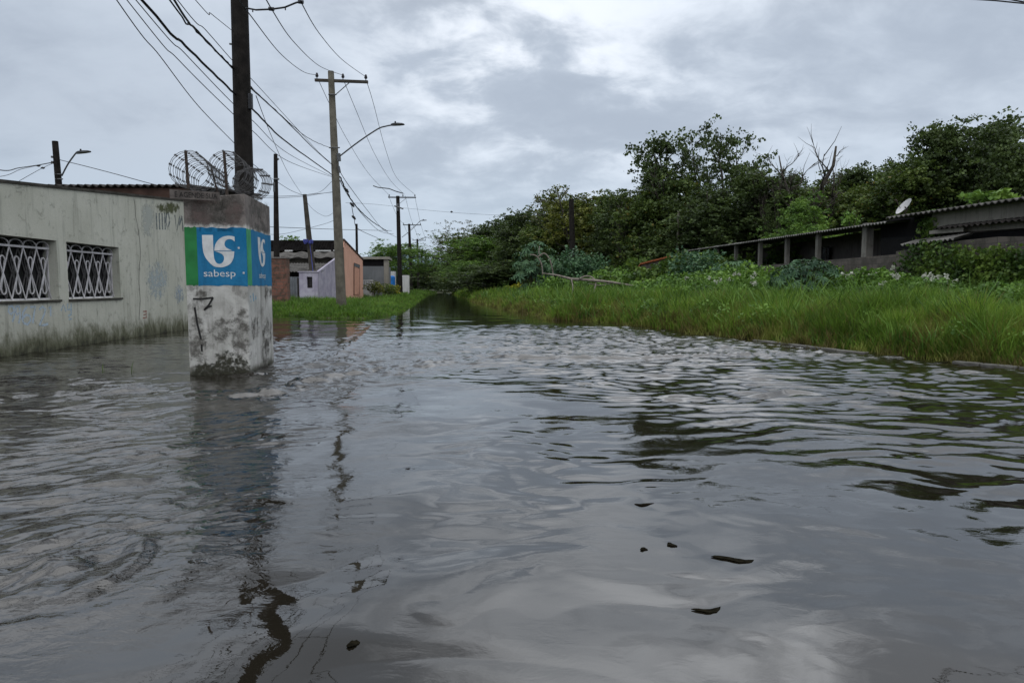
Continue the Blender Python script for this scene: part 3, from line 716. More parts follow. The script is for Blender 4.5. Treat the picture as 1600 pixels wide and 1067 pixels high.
def sp_(u, z, off=0.0): return c1+sd_*u+Vector((0, 0, z))+sn*off
def panel(fun, u0, u1, mat, nm, off=0.004):
    mb = MB(); n = 10
    r = random.Random(int(u0*100)+5)
    lo = [zb0+r.uniform(-.012, .012) for _ in range(n+1)]; hi = [zb1+r.uniform(-.012, .012) for _ in range(n+1)]
    for i in range(n):
        a = u0+(u1-u0)*i/n; b = u0+(u1-u0)*(i+1)/n
        mb.prism([fun(a, lo[i], off), fun(b, lo[i+1], off), fun(b, hi[i+1], off), fun(a, hi[i], off)], (fun(0, 0, -1)-fun(0, 0, 0))*0.002)
    return mb.build(nm, mat, pil)
gw = FW*0.195
panel(fp, 0.0, gw, M['greenpaint'], 'green_band'); pb = panel(fp, gw, FW, M['bluepaint'], 'blue_band')
panel(sp_, 0, SW*0.16, M['greenlight'], 'green_band'); pb2 = panel(sp_, SW*0.16, SW, M['bluepaint'], 'blue_band')
def cr(pts, n=6):            # open catmull-rom
    out = []; P = [pts[0]]+list(pts)+[pts[-1]]
    for i in range(1, len(P)-2):
        for k in range(n):
            t = k/n; a, b, c, d = P[i-1], P[i], P[i+1], P[i+2]
            out.append(tuple(0.5*((2*b[j])+(-a[j]+c[j])*t+(2*a[j]-5*b[j]+4*c[j]-d[j])*t*t+(-a[j]+3*b[j]-3*c[j]+d[j])*t**3) for j in range(len(b))))
    out.append(tuple(pts[-1])); return out
low = [(380, 185), (560, 185)]+cr([(562, 186), (570, 400), (582, 560), (615, 640), (670, 667), (725, 640), (750, 570), (725, 515), (670, 480), (600, 458)])+[(915, 458)]+cr([(918, 460), (905, 570), (850, 665), (760, 712), (670, 724), (570, 700), (475, 610), (420, 520), (395, 420), (385, 300)])
upp = [(585, 446)]+cr([(586, 440), (600, 350), (645, 275), (715, 222), (800, 200), (870, 202), (922, 212)])+[(925, 296)]+cr([(924, 294), (880, 262), (825, 255), (775, 280), (755, 335), (775, 385), (820, 415), (885, 446)])
def poly_mesh(pts2, fun, off, parent, nm, mat):
    import mathutils
    tri = mathutils.geometry.tessellate_polygon([[Vector((x, y, 0)) for x, y in pts2]])
    o0 = root_loc(parent); V = [tuple(fun(x, y, off)-o0) for x, y in pts2]; n = len(V)
    Vb = [tuple(fun(x, y, off-.0015)-o0) for x, y in pts2]
    me = bpy.data.meshes.new(nm)
    me.from_pydata(V+Vb, [], [tuple(t) for t in tri]+[(i, (i+1) % n, n+(i+1) % n, n+i) for i in range(n)]); me.update()
    return link_mesh(me, nm, mat, parent)
def zoomF(x, y, off):
    px, py = 280+x/10.667, 350+y/10.667
    d = ray(px, py); o = Vector((0, 0, CAM_H)); t = (c0-o).dot(fn)/d.dot(fn); return o+d*t+fn*off
def zoomS(x, y, off):
    # the same emblem laid out on the side face
    lx = (x-380)/545; u = SW*(0.42+0.30*lx); v = 2.07-(y-185)/540*0.46
    return sp_(u, v, off)
for nm_, pts2 in (('emblem', low), ('emblem', upp)):
    poly_mesh(pts2, zoomF, 0.007, pb, nm_, M['whitepaint']); poly_mesh(pts2, zoomS, 0.007, pb2, nm_, M['whitepaint'])
def text_mesh(body, size):
    cu = bpy.data.curves.new('t', 'FONT'); cu.body = body; cu.size = size; cu.resolution_u = 3
    cu.offset = 0.0
    ob = bpy.data.objects.new('t', cu); col.objects.link(ob)
    dg = bpy.context.evaluated_depsgraph_get(); me = bpy.data.meshes.new_from_object(ob.evaluated_get(dg))
    vs = [v.co.copy() for v in me.vertices]; fs = [tuple(p.vertices) for p in me.polygons]
    bpy.data.objects.remove(ob); bpy.data.meshes.remove(me)
    return vs, fs
def put_text(body, size, fun, u0, v0, width, height, parent, mat, nm='lettering', off=0.007):
    vs, fs = text_mesh(body, size)
    x0 = min(v.x for v in vs); x1 = max(v.x for v in vs); y0 = min(v.y for v in vs); y1 = max(v.y for v in vs)
    o0 = root_loc(parent)
    me = bpy.data.meshes.new(nm)
    me.from_pydata([tuple(fun(u0+(v.x-x0)/(x1-x0)*width, v0+(v.y-y0)/(y1-y0)*height, off)-o0) for v in vs], [], fs); me.update()
    return link_mesh(me, nm, mat, parent)
a_ = zoomF(413, 915, 0); b_ = zoomF(937, 765, 0)
put_text('sabesp', 1, fp, (a_-c0).dot(fd), a_.z, (b_-a_).dot(fd), b_.z-a_.z, pb, M['whitepaint'])
put_text('sabesp', 1, sp_, SW*0.44, 1.40, SW*0.27, 0.115, pb2, M['whitepaint'])
def onfront(px, py, off):
    d = ray(px, py); o = Vector((0, 0, CAM_H)); t = (c0-o).dot(fn)/d.dot(fn); return o+d*t+fn*off
onfront.nrm = fn
def onside(px, py, off):
    d = ray(px, py); o = Vector((0, 0, CAM_H)); t = (c1-o).dot(sn)/d.dot(sn); return o+d*t+sn*off
onside.nrm = sn
solidspray = fademat('black_marker', (0.004, 0.004, 0.004), -0.2, 0.1, 14, 1.0)
ribbons('spray_mark', [[(301.5, 467), (317, 467), (333, 465)], [(333, 465), (326, 477), (319, 484.5)], [(319, 484.5), (325, 480), (331, 478)], [(304.2, 480), (308, 504), (314, 530)], [(315, 538), (315.5, 549)]], 0.026, solidspray, pil, onfront, 0.0045)
bluesp = fademat('blue_splash', (0.12, 0.40, 0.60), 0.35, 0.55, 26, 0.8)
ribbons('blue_smear', [[(391, 462), (392, 472)], [(395, 458), (396, 471)], [(399, 462), (399.5, 468)]], 0.05, bluesp, pil, onside, 0.004)
chip = fademat('chipped_white', (0.5, 0.5, 0.5), 0.1, 0.3, 30, 0.9)
ribbons('paint_chip', [[(372.5, 386), (373.5, 389)], [(381, 425), (380.6, 428)], [(362, 398), (362.6, 399)]], 0.025, chip, pil, onfront, 0.0072)
# bare dark patches where the whitewash has gone
dkm = fademat('bare_dark_render', (0.085, 0.08, 0.07), 0.38, 0.62, 8, 0.7)
mossy = fademat('black_moss', (0.024, 0.024, 0.013), 0.37, 0.56, 14, 0.95)
redd = fademat('reddish_stain', (0.115, 0.085, 0.078), 0.34, 0.60, 6, 0.7)
for args in ((288, 470, 332, 600), (352, 455, 400, 600), (318, 485, 372, 545), (300, 447, 330, 480), (280, 290, 372, 372), (330, 290, 388, 365)):
    patch('bare_patch', *args, dkm, pil, onfront, 0.003)
patch('moss_patch', 296, 552, 345, 612, mossy, pil, onfront, 0.0035); patch('moss_patch', 322, 535, 378, 618, mossy, pil, onfront, 0.0038); patch('moss_patch', 352, 545, 400, 612, mossy, pil, onfront, 0.0035)
patch('reddish_stain', 284, 296, 352, 362, redd, pil, onfront, 0.004); patch('reddish_stain', 345, 296, 386, 362, redd, pil, onfront, 0.004)
for args in ((389, 482, 408, 540), (404, 488, 430, 560), (405, 515, 424, 590), (408, 440, 428, 475), (380, 296, 426, 350), (384, 335, 425, 385)):
    patch('bare_patch', *args, dkm, pil, onside, 0.003)

# board resting on the pillar top
bd = MB(); q0 = D(265, 303, c0.y-.10); q1 = D(343, 307, c0.y-.02); dd = (q1-q0).normalized()
upv = Vector((0, 0, 1)); bn = Vector((dd.y, -dd.x, 0)).normalized(); bn = bn if bn.y < 0 else -bn
hbd = 0.13
bd.prism([q0-upv*hbd/2, q1-upv*hbd/2, q1+upv*hbd/2-upv*.01, q0+upv*hbd/2], -bn*0.025)
board = thing('sign_board', (q0+q1)/2, 'weathered grey board with worn black lettering across the top of the painted pillar', 'sign')
bb = bd.build('board', simple('weathered_board', (0.09, 0.08, 0.075), 0.9, var=0.4, scale=8), board)
put_text('E AGENDE SUA', 1, lambda u, v, off: q0+dd*u+upv*v+bn*off, 0.07, -0.04, (q1-q0).length-.1, 0.075, board, M['blackspray'], off=0.003)

# ------------------------------------------------------------------ razor wire
def coil(label, A, B, r0, r1, loops, sag=0.0):
    A = Vector(A); B = Vector(B); ax = (B-A).normalized(); u = ax.cross(Vector((0, 0, 1))).normalized(); w = u.cross(ax)
    u = Vector((0.97, 0.22, 0)).normalized(); w = Vector((0, 0.06, 1)).normalized()
    t = thing('razor_wire', A, label, 'razor wire', 'razor wire coils over the pillar')
    mb = MB(); bl = MB(); n = loops*22; pts = []; r = random.Random(loops)
    for i in range(n+1):
        f = i/n; an = 2*math.pi*i/22; rad = r0+(r1-r0)*f
        lp = int(i/22); j = Vector((r.uniform(-1, 1), r.uniform(-1, 1), r.uniform(-1, 1)))*0.004
        c = A+(B-A)*f; p = c+(u*math.cos(an)+w*math.sin(an))*rad+ax*(0.03*math.sin(an*0.5+lp))+j
        p.z -= sag*math.sin(f*math.pi)
        pts.append(p)
        if i % 2 == 0:
            tg = (w*math.cos(an)-u*math.sin(an)); rd = (u*math.cos(an)+w*math.sin(an))
            k = 0.020; h = 0.013
            bl.add([p+tg*k+rd*h, p+tg*.006, p+tg*k-rd*h, p-tg*k-rd*h, p-tg*.006, p-tg*k+rd*h, p+ax*.006, p-ax*.006],
                   [(0, 6, 1), (1, 6, 2), (3, 6, 4), (4, 6, 5), (5, 6, 0), (2, 6, 3), (0, 1, 7), (1, 2, 7), (3, 4, 7), (4, 5, 7), (5, 0, 7), (2, 3, 7)])
    mb.tube(pts, 0.0042, 5); mb.build('wire_coil', M['razor'], t)
    o = bl.build('blade', M['razor'], t); o['kind'] = 'stuff'
    return t
coil('razor wire coil nearest the sign board on the left of the pillar', D(293, 264, 10.5), D(334, 290, 13.0), 0.285, 0.26, 16)
coil('razor wire coil in front of the tall dark pole', D(352, 263, 10.7), D(380, 282, 12.6), 0.275, 0.26, 13)
coil('small razor wire coil at the rear right corner of the pillar', D(399, 288, 11.6), D(386, 286, 13.0), 0.27, 0.26, 10)
for i, (pt, pb_, Yp, lb) in enumerate((((290, 236), (295.5, 304), 10.45, 'iron post inside the left razor wire coil'), ((350, 237), (355.5, 304), 10.5, 'iron post inside the middle razor wire coil'), ((330, 262), (342, 303), 11.2, 'short leaning iron post between the two razor wire coils'))):
    a = D(*pt, Yp); b = D(*pb_, Yp+.05); b.z = min(b.z, hts[0]-.03) if i < 2 else b.z-.06
    t = MB(); t.tube([b, a], 0.017 if i < 2 else 0.012, 6)
    ax = (a-b).normalized()
    s = 0.016 if i < 2 else .011
    t2 = MB(); t2.prism([b+Vector((-s, -s, 0)), b+Vector((s, -s, 0)), b+Vector((s, s, 0)), b+Vector((-s, s, 0))], a-b)
    tag(t2.build('iron_post', M['iron']), lb, 'post', 'iron posts on the pillar')

# ------------------------------------------------------------------ utility poles
def utility_pole(label, top, base, r0, r1, mat, group='utility poles along the street', cross=None, lamp=None, ins=None, brace=True, arms2=None, steps=False, cmat=None):
    t = thing('utility_pole', base, label, 'utility pole', group)
    mb = MB(); n = 10
    lean = random.Random(int(abs(base.x)*100)); k = 7
    pts = [base+(top-base)*i/k for i in range(k+1)]; rr = [r0+(r1-r0)*i/k for i in range(k+1)]
    mb.tube(pts, rr, 14); mb.build('pole', mat, t, smooth=False)
    if cross:
        a, b = cross; c = MB(); d = (b-a); c.prism([a+Vector((0, -.05, -.06)), b+Vector((0, -.05, -.06)), b+Vector((0, -.05, .06)), a+Vector((0, -.05, .06))], (0, .11, 0))
        ca = c.build('crossarm', cmat or mat, t)
        for f in (ins or (0.04, 0.53, 0.96)):
            p = a+(b-a)*f+Vector((0, 0, .06)); i_ = MB(); i_.tube([p, p+Vector((0, 0, .06)), p+Vector((0, 0, .10)), p+Vector((0, 0, .14)), p+Vector((0, 0, .20)), p+Vector((0, 0, .26))], [.02, .02, .07, .075, .055, .04], 8)
            i_.build('insulator', M['insul'], t)
        if brace:
            p0 = a+(b-a)*.66+Vector((0, -.06, -.06)); p1 = top+(base-top)*((a.z-.75-top.z)/(base.z-top.z))+Vector((.1, -.1, 0)); c = MB(); c.tube([p0, p1], 0.022, 5); c.build('brace', M['galv'], t)
    if lamp:
        c = MB(); pts = cr([tuple(p) for p in lamp], 5); c.tube(pts, 0.032, 7); la = c.build('lamp_arm', M['galv'], t, smooth=True)
        e = Vector(lamp[-1]); d = (e-Vector(lamp[-2])).normalized(); d.z *= .2; d.normalize(); s = Vector((d.y, -d.x, 0))
        c = MB(); L = 0.62; sec = [(0, .05, .05), (.12, .10, .07), (.35, .14, .06), (.55, .12, .035), (.62, .06, .015)]
        b = 0
        for (x, w, h) in sec:
            p = e+d*x
            c.v += [p-s*w+Vector((0, 0, -.02)), p+s*w+Vector((0, 0, -.02)), p+s*w*.8+Vector((0, 0, h)), p-s*w*.8+Vector((0, 0, h))]
        for i in range(4):
            for j in range(4): c.f.append((4*i+j, 4*i+4+j, 4*i+4+(j+1) % 4, 4*i+(j+1) % 4))
        c.f += [(0, 1, 2, 3), (19, 18, 17, 16)]
        lh = c.build('lamp_head', M['lamp'], t)
        c = MB(); c.tube([e+d*.2+Vector((0, 0, .06)), e+d*.2+Vector((0, 0, .16))], [.045, .03], 8); c.build('photocell', M['lamp'], lh)
    if arms2:
        for a, b, r in arms2:
            c = MB(); c.tube([a, b], r, 6); c.build('bracket', M['galv'], t)
    return t
def zpole(px, py, Y): return D(px, py, Y)
# pole 1: thick dark pole just behind the painted pillar
P1Y = 13.3
top = D(372, -60, P1Y); bot = D(389, 545, P1Y); bot.z = -.3
top = bot+(D(374, 0, P1Y)-bot)*1.75
def on1(py, dx=0): 
    return D(374+(387.5-374)*py/260+dx, py, P1Y)
utility_pole('thick dark wooden pole rising out of the frame behind the painted pillar', top, bot, 0.185, 0.135, M['poledark'],
             arms2=[(on1(71, -3), on1(69, -19), .018), (on1(52, -8), on1(40, -13), .018), (on1(40, -13), on1(42, -10)+Vector((0, .1, 0)), .018), (on1(168, -8)+Vector((.1, -.1, 0)), on1(150, 11)+Vector((0, -.05, 0)), 0.02)])
bx_ = MB(); bx_.box(on1(160, 11)+Vector((0, -.06, 0)), (0.07, .07, .28)); tag(bx_.build('cable_clamp', M['lamp']), 'small dark cable clamp on the right side of the thick pole', 'clamp')
# pole 2: grey concrete pole with crossarm and street lamp
P2Y = 32.0
t2 = D(517, 112, P2Y); b2 = D(534, 487, P2Y); b2.z = 0.0
utility_pole('grey tapered pole on the left grass bank carrying a crossarm and a street lamp', t2, b2, 0.235, 0.135, M['polegrey'], cmat=M['polemid'],
             cross=(D(492, 125.5, P2Y), D(575, 128.5, P2Y)),
             lamp=[D(530, 245, P2Y-.2), D(560, 222, P2Y-.5), D(590, 202, P2Y-.8), D(603, 197.5, P2Y-.95), D(611, 196, P2Y-1.0)],
             arms2=[(D(513, 148, P2Y-.2), D(526, 148, P2Y-.2), .03), (D(514, 231, P2Y-.25), D(531, 231, P2Y-.25), .03), (D(529, 240, P2Y-.2), D(530, 252, P2Y-.2), .09), (D(529, 260, P2Y-.2), D(531, 270, P2Y-.2), .06)])
# poles further along
def far_pole(label, px, ytop, pxb, Y, cross, lamp, r=0.19, extra=None):
    b = D(pxb, 450, Y); b.z = 0.05
    t = D(px, ytop, Y)
    cross = (D(cross[0], cross[2], Y-.15), D(cross[1], cross[2]+.3, Y-.15))
    lm = None
    if lamp: lm = [D(lamp[0], lamp[1], Y-.2), D((lamp[0]*.5+lamp[2]*.5), (lamp[1]*.52+lamp[3]*.48), Y-.5), D(lamp[2]-3, lamp[3]+1, Y-1), D(lamp[2], lamp[3], Y-1.1)]
    return utility_pole(label, t, b, r, r*.7, M['poledark'], cross=cross, lamp=lm, arms2=extra)
far_pole('dark wooden pole with two crossarms standing in the far left grass', 621.5, 306.5, 625.5, 77, (606.5, 650, 308.5), (628, 371, 659, 345), 0.28, [(D(616.5, 322, 76.7), D(630, 326.5, 76.5), .09), (D(621, 318, 76.7), D(621, 330, 76.7), .14)])
far_pole('second dark pole beyond the one with two crossarms', 639.2, 350, 643, 111, (629.5, 658, 351.5), (643, 382, 663, 371.5), 0.27)
far_pole('third dark pole receding along the street', 652, 373.5, 654, 146, (644.5, 665.5, 375.5), (654, 398, 668, 390), 0.27)
far_pole('fourth dark pole receding along the street', 658.6, 389.5, 660, 186, (651, 667, 391), None, 0.27)
far_pole('smallest and most distant dark pole before the trees', 664.5, 394, 666, 225, (658.5, 671, 396), None, 0.27)
# poles beside the houses
Yq = 37.5; t = D(430.5, 241, Yq); b = D(433, 482, Yq); b.z = 0.0
utility_pole('slim black pole standing behind the brick gate pillar', t, b, 0.19, 0.10, M['poledark'], group='plain poles by the houses', arms2=[(D(433, 250, Yq), D(435.5, 248, Yq), .05), (D(428, 280, Yq-.1), D(436, 280, Yq-.1), .05), (D(428.6, 285, Yq-.1), D(428.6, 300, Yq-.1), .06)])
Yq = 45.2; t = D(476, 304, Yq); b = D(488.5, 426, Yq); b.z = D(488, 426, Yq).z; b = b+(b-t)*.35
utility_pole('grey leaning pole with a blue rag rising over the lilac meter wall', t, b, 0.24, 0.13, M['polemid'], group='plain poles by the houses')
rg = MB()
for i in range(7):
    a = i/7*6.28; p = D(481.5, 376.5, 44.9)+Vector((math.cos(a)*.22, math.sin(a)*.22, random.uniform(-.1, .1))); rg.box(p, (.17, .12, .2), rz=a)
rg.tube([D(484, 379, 44.8), D(487, 405, 44.8), D(489, 424, 44.6)], .02, 5)
tag(rg.build('blue_rag', M['rag']), 'blue rag tied round the leaning grey pole', 'rag')
Yq = 66; t = D(557, 350, Yq); b = D(558.5, 450, Yq); b.z = 0.1
utility_pole('thin black pole behind the salmon house', t, b, 0.14, 0.11, M['poledark'], group='plain poles by the houses')
Yq = 30; t = D(86, 221, Yq); b = D(92.5, 288, Yq); b = b+(b-t)*2.0; b.z = 0
utility_pole('black pole with a street lamp behind the green house roof', t, b, 0.17, 0.12, M['poledark'], lamp=[D(96.5, 275, Yq-.1), D(106, 257, Yq-.2), D(117, 241.5, Yq-.3), D(119, 240, Yq-.3)], group='utility poles along the street',
             arms2=[(D(85, 272.5, Yq-.1), D(98, 272.5, Yq-.1), .03), (D(86, 280, Yq-.1), D(98, 280, Yq-.1), .03), (D(81.5, 244, Yq-.1), D(81.5, 247, Yq-.1), .05), (D(81.7, 252, Yq-.1), D(81.7, 256, Yq-.1), .05)])
Yq = 54; t = D(892.5, 312, Yq); b = D(897, 440, Yq); b.z = zat(b.x, b.y)-.1
utility_pole('dark broken-topped pole among the yellowish trees on the right', t, b, 0.26, 0.19, M['poledark'], group='plain poles by the trees')
Yq = 46; t = D(1060, 330, Yq); b = D(1058, 440, Yq); b.z = zat(b.x, b.y)-.1
utility_pole('thin grey pole beside the left end of the columned roof', t, b, 0.09, 0.07, M['polegrey'], group='plain poles by the trees')

# ------------------------------------------------------------------ wires
def wire(label, pts, r, group='overhead wires', jit=0.0, ends=None):
    """pts: (px,py,Y) control points; first one may be extended back out of frame"""
    P = [D(*p) if len(p) == 3 and not isinstance(p, Vector) else p for p in pts]
    if ends == 'back':
        d = P[0]-P[1]; P = [P[0]+d.normalized()*8+Vector((0, 0, 0.6))]+P
    C_ = [Vector(q) for q in cr([tuple(p) for p in P], 10)]
    if jit:
        rj = random.Random(len(label)); C_ = [c+Vector((rj.uniform(-jit, jit), rj.uniform(-jit, jit), rj.uniform(-jit, jit))) for c in C_]
    mb = MB(); mb.tube(C_, r, 5); o = mb.build('overhead_wire', M['wire'])
    return tag(o, label, 'wire', group)
# three bare conductors
wire('bare conductor from the thick dark pole to the left insulator of the street lamp pole', [(345, -40, 10.5), (391, 24, 13.3), (440, 86, 20), (475, 113, 27), (495.5, 117.5, 32)], .011)
wire('bare conductor from the spacer bar to the middle insulator of the street lamp pole', [(395, -45, 10.5), (424, 14, 12.8), (460, 67, 19), (500, 104, 26), (536, 118, 32)], .011)
wire('bare conductor from the spacer bar end to the right insulator of the street lamp pole', [(455, -35, 10.5), (470, 3, 12.8), (500, 54, 19), (535, 94, 26), (571.5, 120.5, 32)], .011)
sb = MB(); sb.tube([D(384, 13, 13.2), D(400, 16, 13.1), (D(424, 15, 12.9)), D(445, 12, 12.9), D(462, 5, 12.8), D(473, 2, 12.8)], .016, 6)
for (x, y) in ((424, 14), (470, 3)): sb.tube([D(x-4, y, 12.85), D(x+4, y+1, 12.85)], .035, 7)
for (x, y) in ((395, 17), (446, 14)): sb.tube([D(x, y-1, 12.85), D(x, y+2.5, 12.85)], .012, 5)
tag(sb.build('line_spacer', M['lamp']), 'dark spacer bar linking conductors beside the thick dark pole', 'line spacer', 'conductor spacer bars')
wire('conductor running on from the left insulator to the pole with two crossarms', [(497, 124, 32), (515, 163, 40), (540, 214, 50), (575, 270, 62), (607, 304, 77)], .014)
wire('conductor running on from the middle insulator to the pole with two crossarms', [(537, 126, 32), (556, 172, 40), (584, 238, 54), (610, 282, 66), (632, 304, 77)], .014)
wire('conductor running on from the right insulator to the pole with two crossarms', [(573, 128, 32), (584, 164, 40), (602, 232, 54), (620, 278, 66), (648, 304, 77)], .014)
sb = MB(); sb.tube([D(583, 290.5, 68), D(590, 293, 68), D(608, 295, 68), D(618, 299, 68), D(630, 302.5, 68)], .05, 6)
tag(sb.build('line_spacer', M['lamp']), 'far spacer bar hanging left of the pole with two crossarms', 'line spacer', 'conductor spacer bars')
for i, (a, b) in enumerate(((607, 630.5), (633, 645), (648, 657))):
    wire(['left', 'middle', 'right'][i]+' conductor between the first two distant dark poles', [(a, 306, 77), ((a+b)/2+2, 338, 94), (b, 350, 111)], .016)
    wire(['left', 'middle', 'right'][i]+' conductor between the second and third distant dark poles', [(b, 350, 111), (b+(8-i), 368, 128), ((645.5, 654, 665)[i], 374.5, 146)], .018)
# low bundles crossing top left to the street lamp pole
wire('thick twisted cable sweeping from top left to the street lamp pole', [(222, 0, 9.2), (290, 72, 10.6), (366, 146, 13.1), (394, 170, 14.2), (450, 224, 20), (520, 274, 32)], .020, jit=.006, ends='back')
wire('second twisted cable passing high behind the thick pole', [(272, 0, 9.2), (310, 50, 10.8), (366, 110, 13.3), (392, 138, 14.6), (440, 182, 20), (490, 232, 27), (519, 258, 32)], .016, jit=.004, ends='back')
wire('thin cable beside the second twisted cable', [(264, 0, 9.2), (300, 42, 10.5), (340, 83, 12), (366, 108, 13.4), (392, 136, 14.6), (430, 172, 19), (480, 215, 26), (517, 232, 32)], .012, jit=.01, ends='back')
wire('thin cable running just above the twisted pair', [(277, 0, 9.4), (322, 48, 11), (367, 99, 13.5), (395, 126, 15), (450, 186, 21), (500, 240, 29), (519, 256, 32)], .007, ends='back')
wire('thin wire from the top edge to the small bracket on the thick pole', [(305, 0, 10), (330, 22, 11), (361, 47, 13.2)], .006, ends='back')
wire('slack thin wire third from the left', [(212, 0, 9.6), (290, 85, 11), (366, 164, 13.5), (396, 190, 15), (450, 240, 21), (519, 276, 32)], .0075, ends='back')
wire('slack thin wire second from the left', [(198, 0, 9.8), (280, 95, 11.2), (368, 182, 13.5), (396, 206, 15), (450, 252, 21), (519, 277, 32)], .0075, ends='back')
wire('leftmost thin wire drooping to the slim black pole', [(182, 0, 10.5), (250, 88, 12.5), (310, 166, 15), (368, 226, 19), (396, 257, 23), (430, 283, 37)], .009, ends='back')
wire('slack wire from the slim black pole to the leaning grey pole', [(431, 283, 37.4), (455, 298, 41), (476, 306, 45)], .013)
wire('thin wire from the thick pole down to the leaning grey pole', [(400, 150, 15), (425, 215, 24), (450, 270, 34), (471, 303, 45)], .009)
wire('thick black service cable dropping from the street lamp pole', [(531, 276, 32), (540, 295, 36), (556, 322, 44), (580, 345, 56), (606, 362, 76)], .035, jit=.02)
wire('upper thin cable dropping from the street lamp pole', [(531, 268, 32), (545, 290, 36), (575, 330, 50), (600, 360, 66), (622, 372, 77)], .016)
wire('lower thin cable dropping from the street lamp pole', [(531, 282, 32), (548, 312, 38), (575, 345, 52), (595, 362, 64), (615, 366, 76)], .018)
for i, (x, y) in enumerate(((541.5, 297.5), (550.5, 320), (553, 340))):
    c = MB(); p = D(x, y, (36.4, 38.5, 42)[i]); c.tube([p+Vector((-.12, 0, .1)), p, p+Vector((.1, 0, -.12))], [.05, .09, .04], 7)
    tag(c.build('cable_joint', M['lamp']), ['upper bulky cable joint right of the street lamp pole', 'middle cable joint right of the street lamp pole', 'lowest cable joint dangling right of the street lamp pole'][i], 'cable joint', 'cable joints')
wire('cable hanging down from the lowest joint', [(549, 318, 38), (553, 340, 42), (560, 358, 50), (590, 372, 62)], .02)
wire('wire crossing left behind the street lamp pole above the leaning pole', [(400, 305, 40), (430, 307, 40), (475, 305, 44), (525, 300, 47)], .014)
wire('wire pair crossing left just under the leaning pole top', [(400, 309, 40), (430, 309.5, 40), (475, 307, 44), (500, 303, 45), (528, 299, 46)], .012)
wire('curved wire looping up from the leaning pole to the street lamp pole', [(476, 305, 45), (500, 300, 42), (518, 284, 34)], .01)
wire('straight wire crossing at roof height to the far poles', [(400, 354, 50), (430, 355, 50), (540, 359, 60), (612, 360.5, 76)], .02)
wire('straight wire crossing below it over the corrugated roofs', [(400, 364, 48), (440, 366, 48), (500, 352, 48), (521, 345, 40)], .012)
wire('long faint wire reaching right from the pole with two crossarms to the trees', [(628, 325, 77), (705, 332, 74), (760, 335.5, 70), (830, 338, 66)], .012)
c = MB(); p = D(705.5, 331.5, 74); c.tube([p+Vector((-.14, 0, 0)), p+Vector((0, 0, .03)), p+Vector((.14, 0, 0))], [.03, .12, .03], 7); tag(c.build('line_marker', M['lamp']), 'small dark knot on the faint wire in the open sky', 'line marker')
wire('faint wire crossing left of the pole with two crossarms', [(540, 317, 60), (580, 319, 68), (620, 323, 76.5)], .012)
wire('slack wire from behind the gate toward the street lamp pole', [(476, 312, 45), (490, 328, 43), (508, 338, 40), (522, 332, 33)], .009)
wire('upper wire at far left leading to the black lamp pole', [(0, 266, 22), (30, 262.5, 25), (60, 258, 28), (81, 254, 29.9)], .016, ends='back')
wire('lower wire at far left leading to the black lamp pole', [(0, 276, 24), (35, 264, 27), (81, 254.5, 29.9)], .010, ends='back')
wire('wire sloping down left from the black lamp pole behind the roof', [(30, 283, 26), (62, 265, 28), (81, 256, 29.9)], .010)
wire('wire from the black lamp pole down to the right behind the corrugated roof', [(93, 250, 30), (130, 259, 29), (180, 272, 28), (235, 287, 27), (262, 293, 26.5)], .014)
for i, (x, y) in enumerate(((60, 259.2), (67, 262.6))):
    c = MB(); p = D(x, y, 28.5); c.tube([p+Vector((-.08, 0, 0)), p, p+Vector((.08, 0, 0))], [.02, .05, .02], 6); tag(c.build('cable_joint', M['lamp']), ['left knot on the wires of the black lamp pole', 'right knot on the wires of the black lamp pole'][i], 'cable joint', 'cable joints')
wire('cable crossing the top right corner of the sky', [(-1500, -330, 16), (300, -90, 9.6), (1100, -26, 9), (1500, -2, 9), (1605, 6.5, 9.6), (1900, 36, 11), (3400, 240, 22)], .010)

# ------------------------------------------------------------------ middle houses
# brick gate pillar
b0_ = D(431, 482, 36.8); b1_ = D(449, 482, 36.8)
bp = thing('brick_gate_pillar', ((b0_.x+b1_.x)/2, 36.8, 0), 'crumbling brick gate pillar at the left edge of the grass bank', 'pillar')
mb = MB(); zt_ = D(440, 404, 36.8).z; mb.box(((b0_.x+b1_.x)/2-.2, 37.1, zt_/2), (b1_.x-b0_.x+.4, .5, zt_)); mb.build('shaft', M['brickpillar'], bp)
mb = MB(); mb.box(((b0_.x+b1_.x)/2-.2, 37.1, zt_+.04), (b1_.x-b0_.x+.5, .6, .08)); mb.build('cap', M['greyR'], bp)
# lilac & salmon house
H = thing('salmon_house', (-14, 50, 0), 'salmon and lilac house with stacked dark corrugated roofs behind the grass', 'house')
XW = D(539, 450, 50).x; Y1 = 50.0; Yf = 61.0; XF = D(567.5, 450, Yf).x
zn = D(539, 376, Y1).z; zf = D(567.5, 407, Yf).z
mb = MB(); mb.prism([(XW, Y1, 0), (XF, Yf, 0), (XF, Yf, zf), (XW+(XF-XW)*.12, Y1+1.3, zn-.05), (XW, Y1, zn)], (-.15, 0, 0)); mb.build('side_wall', M['salmon'], H)
mb = MB(); ztp = zn+.05
mb.prism([(XW+.05, Y1-.1, zn), (XF+.05, Yf+.1, zf+.02), (XF+.05, Yf+.1, zf+.15), (XW+.05, Y1-.1, zn+.13)], (-.35, 0, 0)); mb.build('verge', M['brown'], H)
XL = D(424, 400, 50).x-4
mb = MB(); mb.box(((XW-.2+XL)/2, Y1+.3, 1.8), (XW-.2-XL, .2, 3.6)); mb.build('wall', M['greyR'], H)
mb = MB(); mb.prism([(XW-.1, Y1+.6, zn), (XF-.1, Yf, zf), (XL-1, Yf, zf), (XL, Y1+.6, zn)], (0, 0, .06)); mb.build('roof_deck', M['blackroof'], H)
za = D(480, 391.5, 49.6).z; zb = D(480, 377, 50.6).z
